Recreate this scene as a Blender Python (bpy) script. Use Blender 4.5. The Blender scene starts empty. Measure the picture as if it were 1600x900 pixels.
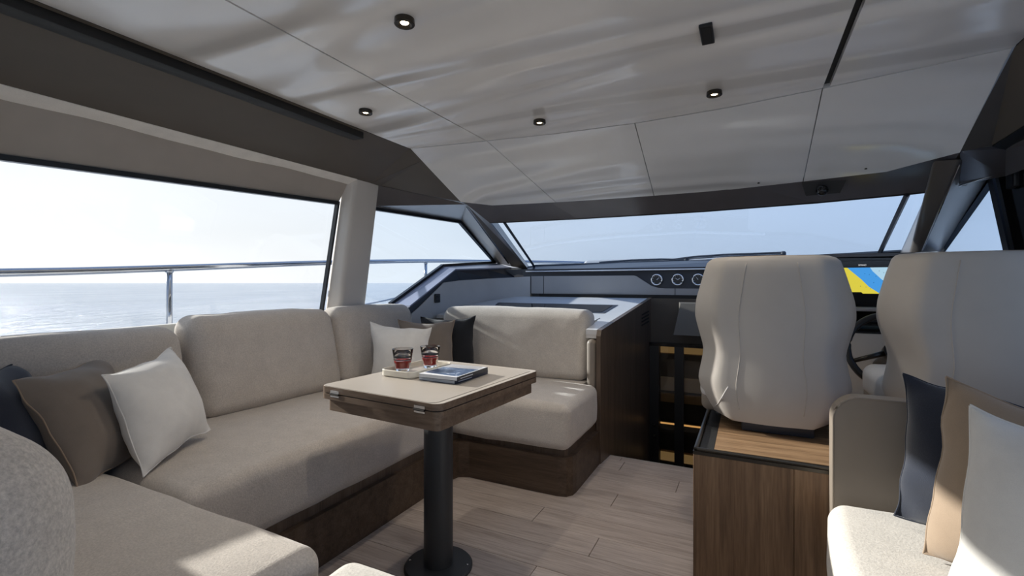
import bpy, bmesh, math, random
from mathutils import Vector, Matrix, noise
random.seed(4)
S = bpy.context.scene
C = S.collection
R = math.radians

# ------------------------------------------------------------------ camera
cam = bpy.data.objects.new('camera', bpy.data.cameras.new('camera'))
C.objects.link(cam)
cam.location = (0, 0, 1.12)
cam.rotation_euler = (R(90), 0, R(26.565))
cam.data.sensor_width = 36
cam.data.lens = 36 * 740 / 1600
cam.data.shift_y = -0.005
cam.data.clip_start = 0.02
cam.data.clip_end = 20000
S.camera = cam

# ------------------------------------------------------------------ world, sun, exposure
SUN_EL, SUN_AZ = R(19), R(-2)          # low sun square over the port beam
sun_to = Vector((-math.cos(SUN_EL) * math.cos(SUN_AZ), -math.cos(SUN_EL) * math.sin(SUN_AZ), math.sin(SUN_EL)))
W = bpy.data.worlds.new('sky')
S.world = W
W.use_nodes = True
nt = W.node_tree
nt.nodes.clear()


def wn(t, **k):
    n = nt.nodes.new(t)
    for a, b in k.items():
        setattr(n, a, b)
    return n


tc = wn('ShaderNodeTexCoord')
sep = wn('ShaderNodeSeparateXYZ')
nt.links.new(tc.outputs['Generated'], sep.inputs[0])
dot = wn('ShaderNodeVectorMath', operation='DOT_PRODUCT')
nt.links.new(tc.outputs['Generated'], dot.inputs[0])
dot.inputs[1].default_value = (-math.cos(SUN_AZ), -math.sin(SUN_AZ), 0.25)
r1 = wn('ShaderNodeValToRGB')                       # away from the sun -> towards it
r1.color_ramp.elements[0].position = 0.0
r1.color_ramp.elements[0].color = (0.19, 0.29, 0.50, 1)
r1.color_ramp.elements[1].position = 1.0
r1.color_ramp.elements[1].color = (0.66, 0.675, 0.70, 1)
e = r1.color_ramp.elements.new(0.38)
e.color = (0.37, 0.455, 0.595, 1)
e = r1.color_ramp.elements.new(0.86)
e.color = (0.555, 0.585, 0.635, 1)
mr = wn('ShaderNodeMapRange')
mr.inputs[1].default_value = -1
mr.inputs[2].default_value = 1
nt.links.new(dot.outputs['Value'], mr.inputs[0])
nt.links.new(mr.outputs[0], r1.inputs[0])
r2 = wn('ShaderNodeValToRGB')                       # pale haze at the horizon, deeper blue overhead
r2.color_ramp.elements[0].position = 0.0
r2.color_ramp.elements[0].color = (1.12, 1.08, 1.02, 1)
r2.color_ramp.elements[1].position = 0.9
r2.color_ramp.elements[1].color = (0.55, 0.68, 0.92, 1)
e = r2.color_ramp.elements.new(0.10)
e.color = (1.03, 1.02, 1.0, 1)
e = r2.color_ramp.elements.new(0.35)
e.color = (0.88, 0.93, 1.0, 1)
nt.links.new(sep.outputs['Z'], r2.inputs[0])
mul = wn('ShaderNodeMix', data_type='RGBA', blend_type='MULTIPLY')
mul.inputs[0].default_value = 1
nt.links.new(r1.outputs[0], mul.inputs[6])
nt.links.new(r2.outputs[0], mul.inputs[7])
cl = wn('ShaderNodeTexNoise')
cl.inputs['Scale'].default_value = 2.2
cl.inputs['Detail'].default_value = 5
mp = wn('ShaderNodeMapping')
mp.inputs['Scale'].default_value = (1, 1, 4)
nt.links.new(tc.outputs['Generated'], mp.inputs[0])
nt.links.new(mp.outputs[0], cl.inputs[0])
mc = wn('ShaderNodeMapRange')
mc.inputs[1].default_value = 0.35
mc.inputs[2].default_value = 0.75
mc.inputs[3].default_value = 0.97
mc.inputs[4].default_value = 1.05
nt.links.new(cl.outputs[0], mc.inputs[0])
mul2 = wn('ShaderNodeVectorMath', operation='SCALE')
nt.links.new(mul.outputs[2], mul2.inputs[0])
nt.links.new(mc.outputs[0], mul2.inputs['Scale'])
bg = wn('ShaderNodeBackground')
bg.inputs['Strength'].default_value = 1.0
nt.links.new(mul2.outputs[0], bg.inputs[0])
nt.links.new(bg.outputs[0], wn('ShaderNodeOutputWorld').inputs[0])

sl = bpy.data.lights.new('sun', 'SUN')
sl.energy = 5.0
sl.angle = R(0.8)
sl.color = (1.0, 0.955, 0.89)
so = bpy.data.objects.new('sun', sl)
C.objects.link(so)
so.rotation_euler = (sun_to).to_track_quat('Z', 'Y').to_euler()

S.view_settings.view_transform = 'Standard'
S.view_settings.look = 'None'
S.view_settings.gamma = 1
S.view_settings.use_curve_mapping = False
S.view_settings.exposure = 0.76
DOWNLIGHT_W = 7.0


# ------------------------------------------------------------------ materials
def lin(r, g, b):
    f = lambda c: c / 12.92 if c <= 0.04045 else ((c + 0.055) / 1.055) ** 2.4
    return (f(r / 255), f(g / 255), f(b / 255), 1)


def base(name, col, rough=0.5, metal=0.0, spec=0.5, sheen=0.0, coat=0.0):
    m = bpy.data.materials.new(name)
    m.use_nodes = True
    b = m.node_tree.nodes['Principled BSDF']
    b.inputs['Base Color'].default_value = col
    b.inputs['Roughness'].default_value = rough
    b.inputs['Metallic'].default_value = metal
    b.inputs['Specular IOR Level'].default_value = spec
    b.inputs['Sheen Weight'].default_value = sheen
    b.inputs['Coat Weight'].default_value = coat
    return m, m.node_tree, b


def tex(t, scale=(1, 1, 1), nscale=10, detail=4, rough=0.55, dist=0.0):
    co = t.nodes.new('ShaderNodeTexCoord')
    mpn = t.nodes.new('ShaderNodeMapping')
    mpn.inputs['Scale'].default_value = scale
    n = t.nodes.new('ShaderNodeTexNoise')
    n.inputs['Scale'].default_value = nscale
    n.inputs['Detail'].default_value = detail
    n.inputs['Roughness'].default_value = rough
    n.inputs['Distortion'].default_value = dist
    t.links.new(co.outputs['Object'], mpn.inputs[0])
    t.links.new(mpn.outputs[0], n.inputs[0])
    return n


def ramp(t, src, stops):
    r = t.nodes.new('ShaderNodeValToRGB')
    el = r.color_ramp.elements
    el[0].position, el[0].color = stops[0]
    el[1].position, el[1].color = stops[-1]
    for p, c in stops[1:-1]:
        q = el.new(p)
        q.color = c
    t.links.new(src, r.inputs[0])
    return r


def bump(t, b, src, strength, dist=0.002):
    n = t.nodes.new('ShaderNodeBump')
    n.inputs['Strength'].default_value = strength
    n.inputs['Distance'].default_value = dist
    t.links.new(src, n.inputs['Height'])
    t.links.new(n.outputs[0], b.inputs['Normal'])


def scl(c, k):
    return (c[0] * k, c[1] * k, c[2] * k, 1)


def fabric(name, col, fine=420, var=0.16, bstr=0.5, sheen=0.25):
    m, t, b = base(name, col, 0.95, spec=0.15, sheen=sheen)
    n = tex(t, (1, 1, 1), fine, 3, 0.7)
    n2 = tex(t, (1, 1, 1), 14, 4, 0.6)
    a = ramp(t, n.outputs[0], [(0.3, scl(col, 1 - var)), (0.7, scl(col, 1 + var * 0.6))])
    a2 = ramp(t, n2.outputs[0], [(0.3, (0.93, 0.93, 0.93, 1)), (0.7, (1.04, 1.04, 1.04, 1))])
    mx = t.nodes.new('ShaderNodeMix')
    mx.data_type = 'RGBA'
    mx.blend_type = 'MULTIPLY'
    mx.inputs[0].default_value = 1
    t.links.new(a.outputs[0], mx.inputs[6])
    t.links.new(a2.outputs[0], mx.inputs[7])
    t.links.new(mx.outputs[2], b.inputs['Base Color'])
    bump(t, b, n.outputs[0], bstr, 0.0015)
    return m


def leather(name, col, rough=0.5):
    m, t, b = base(name, col, rough, spec=0.35)
    n = tex(t, (1, 1, 1), 500, 2)
    n2 = tex(t, (1, 1, 1), 5, 3)
    a = ramp(t, n2.outputs[0], [(0.3, scl(col, 0.95)), (0.7, scl(col, 1.04))])
    t.links.new(a.outputs[0], b.inputs['Base Color'])
    bump(t, b, n.outputs[0], 0.12, 0.0008)
    return m


def wood(name, dark, mid, light, grain='Z', fine=1.0, rough=0.45, spec=0.35):
    m, t, b = base(name, mid, rough, spec=spec)
    k = {'X': (0.06, 1, 1), 'Y': (1, 0.06, 1), 'Z': (1, 1, 0.05)}[grain]
    n = tex(t, k, 26 * fine, 6, 0.62, 0.4)
    n2 = tex(t, tuple(q * 0.9 for q in k), 150 * fine, 3, 0.6, 0.1)
    a = ramp(t, n.outputs[0], [(0.28, dark), (0.5, mid), (0.75, light)])
    a2 = ramp(t, n2.outputs[0], [(0.35, (0.80, 0.78, 0.76, 1)), (0.6, (1.05, 1.05, 1.05, 1))])
    mx = t.nodes.new('ShaderNodeMix')
    mx.data_type = 'RGBA'
    mx.blend_type = 'MULTIPLY'
    mx.inputs[0].default_value = 1
    t.links.new(a.outputs[0], mx.inputs[6])
    t.links.new(a2.outputs[0], mx.inputs[7])
    oi = t.nodes.new('ShaderNodeObjectInfo')
    hv = t.nodes.new('ShaderNodeMapRange')
    hv.inputs[3].default_value = 0.92
    hv.inputs[4].default_value = 1.06
    t.links.new(oi.outputs['Random'], hv.inputs[0])
    sc = t.nodes.new('ShaderNodeVectorMath')
    sc.operation = 'SCALE'
    t.links.new(mx.outputs[2], sc.inputs[0])
    t.links.new(hv.outputs[0], sc.inputs['Scale'])
    t.links.new(sc.outputs[0], b.inputs['Base Color'])
    bump(t, b, n2.outputs[0], 0.15, 0.0006)
    return m


def plain(name, col, rough=0.5, metal=0.0, spec=0.5, coat=0.0, var=0.03, ns=6):
    m, t, b = base(name, col, rough, metal, spec, 0, coat)
    n = tex(t, (1, 1, 1), ns, 3)
    a = ramp(t, n.outputs[0], [(0.3, scl(col, 1 - var)), (0.7, scl(col, 1 + var))])
    t.links.new(a.outputs[0], b.inputs['Base Color'])
    return m


def glass(name, tint, refl=0.06):
    m = bpy.data.materials.new(name)
    m.use_nodes = True
    t = m.node_tree
    t.nodes.clear()
    tr = t.nodes.new('ShaderNodeBsdfTransparent')
    tr.inputs[0].default_value = tint
    gl = t.nodes.new('ShaderNodeBsdfGlossy')
    gl.inputs['Roughness'].default_value = 0.02
    gl.inputs[0].default_value = (0.9, 0.95, 1, 1)
    lw = t.nodes.new('ShaderNodeLayerWeight')
    lw.inputs[0].default_value = 0.5
    pw = t.nodes.new('ShaderNodeMath')
    pw.operation = 'POWER'
    pw.inputs[1].default_value = 5
    t.links.new(lw.outputs['Facing'], pw.inputs[0])
    mk = t.nodes.new('ShaderNodeMath')
    mk.operation = 'MULTIPLY_ADD'
    mk.inputs[1].default_value = 0.6
    mk.inputs[2].default_value = refl * 0.4
    t.links.new(pw.outputs[0], mk.inputs[0])
    mx = t.nodes.new('ShaderNodeMixShader')
    t.links.new(mk.outputs[0], mx.inputs[0])
    t.links.new(tr.outputs[0], mx.inputs[1])
    t.links.new(gl.outputs[0], mx.inputs[2])
    t.links.new(mx.outputs[0], t.nodes.new('ShaderNodeOutputMaterial').inputs[0])
    return m


def emit(name, col, s):
    m = bpy.data.materials.new(name)
    m.use_nodes = True
    t = m.node_tree
    t.nodes.clear()
    em = t.nodes.new('ShaderNodeEmission')
    em.inputs[0].default_value = col
    em.inputs[1].default_value = s
    t.links.new(em.outputs[0], t.nodes.new('ShaderNodeOutputMaterial').inputs[0])
    return m


M = {}
M['sofa'] = fabric('sofa_boucle', (0.585, 0.53, 0.47, 1), 200, 0.20, 0.8)
M['boucle'] = fabric('armrest_boucle', (0.60, 0.55, 0.49, 1), 130, 0.28, 1.0)
M['stool'] = fabric('stool_fabric', (0.62, 0.59, 0.54, 1), 170, 0.20, 0.8)
M['white_cloth'] = fabric('white_cloth', (0.74, 0.72, 0.68, 1), 650, 0.05, 0.25)
M['taupe_cloth'] = fabric('taupe_cloth', (0.21, 0.175, 0.145, 1), 700, 0.10, 0.25)
M['tan_cloth'] = fabric('tan_cloth', (0.33, 0.25, 0.18, 1), 700, 0.10, 0.25)
M['navy_cloth'] = fabric('navy_cloth', (0.022, 0.028, 0.045, 1), 500, 0.25, 0.4, 0.4)
M['black_cloth'] = fabric('black_cloth', (0.018, 0.019, 0.022, 1), 500, 0.25, 0.4, 0.3)
M['helm'] = leather('helm_leather', (0.50, 0.465, 0.42, 1), 0.55)
M['helm_pale'] = leather('helm_seat_leather', (0.62, 0.60, 0.58, 1), 0.5)
M['taupe_leather'] = leather('taupe_leather', (0.235, 0.20, 0.165, 1), 0.45)
M['soft_taupe'] = plain('matte_taupe', (0.17, 0.15, 0.125, 1), 0.9, spec=0.1)
M['plinth'] = wood('dark_oak', (0.050, 0.033, 0.022, 1), (0.088, 0.059, 0.040, 1), (0.125, 0.088, 0.062, 1), 'X')
M['walnut'] = wood('walnut_upright', (0.115, 0.067, 0.037, 1), (0.20, 0.12, 0.067, 1), (0.28, 0.178, 0.103, 1), 'Z', 1.3)
M['walnut_top'] = wood('walnut_top', (0.16, 0.095, 0.05, 1), (0.30, 0.19, 0.105, 1), (0.42, 0.28, 0.16, 1), 'X', 1.5)
M['cab_wood'] = wood('cabinet_wood', (0.085, 0.060, 0.044, 1), (0.13, 0.094, 0.069, 1), (0.165, 0.12, 0.09, 1), 'Z', 0.9, 0.35)
M['table_wood'] = wood('table_wood', (0.11, 0.073, 0.048, 1), (0.175, 0.12, 0.082, 1), (0.22, 0.155, 0.108, 1), 'X', 1.0)
M['plank'] = wood('bleached_oak', (0.41, 0.342, 0.298, 1), (0.52, 0.443, 0.392, 1), (0.585, 0.51, 0.46, 1), 'X', 0.8, 0.5)
M['subfloor'] = plain('subfloor', (0.10, 0.08, 0.065, 1), 0.8)
M['table_leather'] = leather('table_inlay', (0.37, 0.335, 0.295, 1), 0.42)
M['inlay_line'] = plain('inlay_line', (0.44, 0.40, 0.35, 1), 0.4)
M['ceil'] = plain('ceiling_lacquer', (0.86, 0.845, 0.82, 1), 0.16, spec=0.8, var=0.015)
M['ceil2'] = plain('headliner_lacquer', (0.84, 0.835, 0.82, 1), 0.18, spec=0.8, var=0.015)
for k_ in ('ceil', 'ceil2'):                    # long shallow ripples athwartships, added to streak the ceiling's reflections
    t_ = M[k_].node_tree
    n_ = tex(t_, (0.22, 1.9, 1.0), 1.25, 1, 0.4, 0.8)
    bump(t_, t_.nodes['Principled BSDF'], n_.outputs[0], 1.0, 0.13)
M['dark_gap'] = plain('gap_black', (0.008, 0.008, 0.008, 1), 0.6)
M['track'] = plain('track_black', (0.008, 0.008, 0.008, 1), 0.6)
M['soffit'] = leather('soffit_taupe', (0.105, 0.088, 0.072, 1), 0.55)
M['valance'] = plain('blind_fabric', (0.46, 0.415, 0.37, 1), 0.9, var=0.04)
M['lining'] = fabric('lining_white', (0.88, 0.84, 0.78, 1), 300, 0.05, 0.2)
M['pillar'] = plain('pillar_cover', (0.70, 0.66, 0.61, 1), 0.7, var=0.02)
M['frame'] = plain('window_frame', (0.012, 0.015, 0.020, 1), 0.3)
M['apillar'] = plain('apillar_taupe', (0.12, 0.105, 0.093, 1), 0.28, var=0.05)
M['header'] = plain('header_lacquer', (0.115, 0.105, 0.108, 1), 0.22, var=0.05)
M['dashdark'] = plain('dash_dark', (0.030, 0.036, 0.050, 1), 0.38)
M['dashgrey'] = plain('dash_grey', (0.40, 0.395, 0.395, 1), 0.5)
M['sidegrey'] = leather('side_panel', (0.58, 0.565, 0.545, 1), 0.5)
M['sill_skylight'] = plain('sill_top', (0.30, 0.32, 0.42, 1), 0.35)  # blue of the skylight put into the sill top's colour
M['worktop'] = plain('worktop_white', (0.66, 0.66, 0.66, 1), 0.25)
M['blackgloss'] = plain('black_gloss', (0.008, 0.008, 0.009, 1), 0.12)
M['black'] = plain('black_satin', (0.010, 0.010, 0.011, 1), 0.4)
M['column'] = plain('column_anthracite', (0.045, 0.048, 0.052, 1), 0.42, metal=0.3)
M['chrome'] = plain('chrome', (0.80, 0.81, 0.83, 1), 0.09, metal=1.0)
M['steel'] = plain('rail_steel', (0.36, 0.39, 0.44, 1), 0.12, metal=1.0)
M['bronze'] = plain('dark_bronze', (0.055, 0.048, 0.040, 1), 0.28, metal=0.8)
M['gel'] = plain('gelcoat_white', (0.72, 0.73, 0.75, 1), 0.3)
M['tray'] = plain('tray_lacquer', (0.66, 0.62, 0.53, 1), 0.4)
M['wine'] = None
M['clear'] = glass('glass_clear', (0.96, 0.97, 0.97, 1), 0.07)
M['tint'] = glass('glass_tint', (0.86, 0.91, 0.96, 1), 0.07)
M['tint_side'] = glass('glass_side', (0.90, 0.94, 0.97, 1), 0.07)
M['smoke'] = glass('glass_smoke', (0.80, 0.75, 0.68, 1), 0.08)
M['lamp'] = emit('lamp_lens', (1.0, 0.80, 0.50, 1), 9)
M['led'] = emit('led_amber', (1.0, 0.58, 0.22, 1), 0.5)
M['fill_glow'] = emit('fill_glow', (1.0, 0.66, 0.32, 1), 1.6)  # no known source; added to brighten the shelves from inside
M['led_dim'] = emit('led_gold', (0.80, 0.56, 0.26, 1), 0.13)
M['map_land'] = emit('map_land', lin(214, 200, 70), 0.62)
M['map_sea'] = emit('map_sea', lin(70, 150, 220), 0.62)
M['map_deep'] = emit('map_deep', lin(170, 205, 225), 0.62)
M['map_mark'] = emit('map_mark', lin(25, 70, 95), 0.5)
M['glow_white'] = emit('logo_glow', (0.7, 0.7, 0.72, 1), 0.8)  # glow put into the printed maker name; the menu button is screen light
M['paper'] = plain('book_paper', (0.58, 0.60, 0.63, 1), 0.8)
M['spine'] = plain('book_spine', (0.018, 0.022, 0.035, 1), 0.35)
M['spine2'] = plain('book_spine_navy', (0.022, 0.030, 0.060, 1), 0.35)
M['white_print'] = plain('white_print', (0.70, 0.72, 0.76, 1), 0.35)
M['dial'] = plain('dial_face', (0.012, 0.014, 0.018, 1), 0.3)
M['bottle_brown'] = plain('bottle_brown', (0.10, 0.035, 0.012, 1), 0.2)
M['orange'] = plain('bottle_orange', (0.55, 0.14, 0.03, 1), 0.3)
M['shelf_tan'] = plain('shelf_tan', (0.36, 0.26, 0.15, 1), 0.5)
M['wiper'] = plain('wiper_black', (0.02, 0.022, 0.026, 1), 0.5)


def cover_mat():
    m, t, b = base('cover_photo', (0.5, 0.5, 0.5, 1), 0.28)
    co = t.nodes.new('ShaderNodeTexCoord')
    n = t.nodes.new('ShaderNodeTexNoise')
    n.inputs['Scale'].default_value = 17
    n.inputs['Detail'].default_value = 6
    n.inputs['Roughness'].default_value = 0.65
    n.inputs['Distortion'].default_value = 1.4
    t.links.new(co.outputs['Object'], n.inputs[0])
    r = ramp(t, n.outputs[0], [(0.34, (0.02, 0.035, 0.08, 1)), (0.52, (0.045, 0.085, 0.18, 1)),
                               (0.60, (0.30, 0.36, 0.48, 1)), (0.70, (0.72, 0.75, 0.80, 1))])
    t.links.new(r.outputs[0], b.inputs['Base Color'])
    return m


M['cover'] = cover_mat()


def wine_mat():
    m, t, b = base('red_drink', (0.36, 0.004, 0.006, 1), 0.05)
    b.inputs['Transmission Weight'].default_value = 0.25
    b.inputs['IOR'].default_value = 1.33
    return m


M['wine'] = wine_mat()


def glassware():
    m, t, b = base('glassware', (1, 1, 1, 1), 0.0)
    b.inputs['Transmission Weight'].default_value = 1.0
    b.inputs['IOR'].default_value = 1.45
    return m


M['glassware'] = glassware()


def sea_mat():
    m, t, b = base('sea_water', (0.035, 0.085, 0.13, 1), 0.16, spec=0.5)
    b.inputs['IOR'].default_value = 1.33
    co = t.nodes.new('ShaderNodeTexCoord')
    mpn = t.nodes.new('ShaderNodeMapping')
    mpn.inputs['Scale'].default_value = (1.0, 0.45, 1)
    t.links.new(co.outputs['Object'], mpn.inputs[0])
    n = t.nodes.new('ShaderNodeTexNoise')
    n.inputs['Scale'].default_value = 0.55
    n.inputs['Detail'].default_value = 8
    n.inputs['Roughness'].default_value = 0.62
    t.links.new(mpn.outputs[0], n.inputs[0])
    bump(t, b, n.outputs[0], 0.9, 1.2)
    n2 = t.nodes.new('ShaderNodeTexNoise')
    n2.inputs['Scale'].default_value = 0.06
    n2.inputs['Detail'].default_value = 5
    t.links.new(mpn.outputs[0], n2.inputs[0])
    a = ramp(t, n2.outputs[0], [(0.3, (0.36, 0.41, 0.45, 1)), (0.7, (0.50, 0.54, 0.58, 1))])
    t.links.new(a.outputs[0], b.inputs['Base Color'])
    return m


M['sea'] = sea_mat()


# ------------------------------------------------------------------ helpers
def root_loc(o):
    v = Vector((0, 0, 0))
    while o:
        v += o.location
        o = o.parent
    return v


def obj(name, bm, mat, parent=None, smooth=None):
    """Link a bmesh (world coordinates) as one mesh object."""
    if parent is not None:
        off = root_loc(parent)
        for v in bm.verts:
            v.co -= off
    me = bpy.data.meshes.new(name)
    bmesh.ops.recalc_face_normals(bm, faces=bm.faces[:])
    bm.to_mesh(me)
    bm.free()
    o = bpy.data.objects.new(name, me)
    C.objects.link(o)
    o.parent = parent
    me.materials.append(M[mat] if isinstance(mat, str) else mat)
    if smooth is not None:
        for p in me.polygons:
            p.use_smooth = True
        if smooth < 180:
            try:
                me.set_sharp_from_angle(angle=R(smooth))
            except Exception:
                pass
    return o


def tag(o, label, cat, group=None, kind=None):
    o['label'] = label
    o['category'] = cat
    if group:
        o['group'] = group
    if kind:
        o['kind'] = kind
    return o


def thing(name, loc, label, cat, group=None, kind=None):
    o = bpy.data.objects.new(name, None)
    o.empty_display_size = 0.1
    C.objects.link(o)
    o.location = loc
    return tag(o, label, cat, group, kind)


def copy_tree(o, parent=None):
    c = o.copy()
    C.objects.link(c)
    c.parent = parent
    for ch in list(o.children):
        copy_tree(ch, c)
    return c


def box(x0, x1, y0, y1, z0, z1, bev=0.0, seg=2, bm=None):
    b = bmesh.new()
    vs = [b.verts.new((x, y, z)) for x in (x0, x1) for y in (y0, y1) for z in (z0, z1)]
    for f in ((0, 1, 3, 2), (4, 6, 7, 5), (0, 4, 5, 1), (2, 3, 7, 6), (0, 2, 6, 4), (1, 5, 7, 3)):
        b.faces.new([vs[i] for i in f])
    if bev > 0:
        bmesh.ops.recalc_face_normals(b, faces=b.faces[:])
        bmesh.ops.bevel(b, geom=b.edges[:], offset=bev, segments=seg, affect='EDGES', profile=0.5)
    if bm is None:
        return b
    return merge(bm, b)


def merge(bm, b):
    m = bpy.data.meshes.new('t')
    b.to_mesh(m)
    b.free()
    bm.from_mesh(m)
    bpy.data.meshes.remove(m)
    return bm


def slab(pts, vec, bm=None):
    """A polygon given thickness along vec."""
    bm = bm or bmesh.new()
    vec = Vector(vec)
    a = [bm.verts.new(p) for p in pts]
    c = [bm.verts.new(Vector(p) + vec) for p in pts]
    n = len(pts)
    bm.faces.new(a)
    bm.faces.new(c[::-1])
    for i in range(n):
        bm.faces.new((a[i], c[i], c[(i + 1) % n], a[(i + 1) % n]))
    return bm


def strip(A, B, vec, bm=None):
    """A ruled sheet between two polylines, thickened along vec."""
    bm = bm or bmesh.new()
    vec = Vector(vec)
    a0 = [bm.verts.new(p) for p in A]
    b0 = [bm.verts.new(p) for p in B]
    a1 = [bm.verts.new(Vector(p) + vec) for p in A]
    b1 = [bm.verts.new(Vector(p) + vec) for p in B]
    n = len(A)
    for i in range(n - 1):
        bm.faces.new((a0[i], a0[i + 1], b0[i + 1], b0[i]))
        bm.faces.new((a1[i], b1[i], b1[i + 1], a1[i + 1]))
        bm.faces.new((a0[i], a1[i], a1[i + 1], a0[i + 1]))
        bm.faces.new((b0[i], b0[i + 1], b1[i + 1], b1[i]))
    bm.faces.new((a0[0], b0[0], b1[0], a1[0]))
    bm.faces.new((a0[-1], a1[-1], b1[-1], b0[-1]))
    return bm


def prism3(a, b):
    bm = bmesh.new()
    A = [bm.verts.new(p) for p in a]
    B = [bm.verts.new(p) for p in b]
    bm.faces.new(A); bm.faces.new(B[::-1])
    n = len(a)
    for i in range(n):
        bm.faces.new((A[i], B[i], B[(i + 1) % n], A[(i + 1) % n]))
    return bm


def tube(path, r, n=10, bm=None, closed=False):
    bm = bm or bmesh.new()
    P = [Vector(p) for p in path]
    rr = r if isinstance(r, (list, tuple)) else [r] * len(P)
    rings = []
    up = Vector((0, 0, 1))
    N = len(P)
    for i, p in enumerate(P):
        if closed:
            t = P[(i + 1) % N] - P[i - 1]
        else:
            t = P[min(i + 1, N - 1)] - P[max(i - 1, 0)]
        t.normalize()
        ref = up if abs(t.dot(up)) < 0.9 else Vector((1, 0, 0))
        s = t.cross(ref).normalized()
        w = s.cross(t)
        rings.append([bm.verts.new(p + (s * math.cos(k * 2 * math.pi / n) + w * math.sin(k * 2 * math.pi / n)) * rr[i]) for k in range(n)])
    for i in range(N if closed else N - 1):
        a, b = rings[i], rings[(i + 1) % N]
        for k in range(n):
            bm.faces.new((a[k], a[(k + 1) % n], b[(k + 1) % n], b[k]))
    if not closed:
        bm.faces.new(rings[0][::-1])
        bm.faces.new(rings[-1])
    return bm


def lathe(cx, cy, prof, n=32, bm=None, cap0=True, cap1=True):
    bm = bm or bmesh.new()
    rings = []
    for r, z in prof:
        rings.append([bm.verts.new((cx + r * math.cos(k * 2 * math.pi / n), cy + r * math.sin(k * 2 * math.pi / n), z)) for k in range(n)])
    for a, b in zip(rings, rings[1:]):
        for k in range(n):
            bm.faces.new((a[k], a[(k + 1) % n], b[(k + 1) % n], b[k]))
    if cap0:
        bm.faces.new(rings[0][::-1])
    if cap1:
        bm.faces.new(rings[-1])
    return bm


def axis_coords(h, r, nin, nc):
    """coordinates -h..h with dense samples in the rounded end zones."""
    out = []
    for i in range(nc):
        t = i / nc
        out.append(-h + r * (1 - math.tan((1 - t) * math.pi / 4)))
    for i in range(nin + 1):
        out.append(-(h - r) + 2 * (h - r) * i / nin)
    for i in range(1, nc + 1):
        t = i / nc
        out.append(h - r + r * math.tan(t * math.pi / 4))
    return out


def cushion(c, size, r, bulge=(0, 0, 0), wr=0.0, nin=10, nc=5, rot=None, shape=None, seed=0, sag=0.0):
    """Rounded, slightly puffed upholstery block."""
    hx, hy, hz = size[0] / 2, size[1] / 2, size[2] / 2
    H = (hx, hy, hz)
    r = min(r, min(H) * 0.98)
    ax = [axis_coords(h, r, nin, nc) for h in H]
    bm = bmesh.new()
    cache = {}

    def vert(p):
        k = tuple(round(q, 6) for q in p)
        if k in cache:
            return cache[k]
        q = Vector([max(-(H[i] - r), min(H[i] - r, p[i])) for i in range(3)])
        d = Vector(p) - q
        v = q + d.normalized() * r
        u = [v[i] / H[i] for i in range(3)]
        g = lambda a: max(0.0, 1 - a * a)
        n = d.normalized()
        for i in range(3):
            j, k2 = (i + 1) % 3, (i + 2) % 3
            v[i] += n[i] * bulge[i] * (g(u[j]) * g(u[k2])) ** 0.6
        if sag:
            v.z -= sag * g(u[0]) * max(0, u[2])
        if wr:
            q3 = v * 4.5 + Vector((seed * 7.3, seed * 3.1, 1.7))
            v += n * wr * (noise.noise(q3) + 0.5 * noise.noise(q3 * 2.7))
        if shape:
            v = shape(v, u)
        if rot is not None:
            v = rot @ v
        v = v + Vector(c)
        w = bm.verts.new(v)
        cache[k] = w
        return w

    for i in range(3):
        j, k = (i + 1) % 3, (i + 2) % 3
        for s in (-1, 1):
            for a in range(len(ax[j]) - 1):
                for b in range(len(ax[k]) - 1):
                    q = []
                    for (aa, bb) in ((a, b), (a + 1, b), (a + 1, b + 1), (a, b + 1)):
                        p = [0, 0, 0]
                        p[i] = s * H[i]
                        p[j] = ax[j][aa]
                        p[k] = ax[k][bb]
                        q.append(vert(p))
                    if len(set(q)) == 4:
                        try:
                            bm.faces.new(q)
                        except ValueError:
                            pass
    return bm


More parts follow.
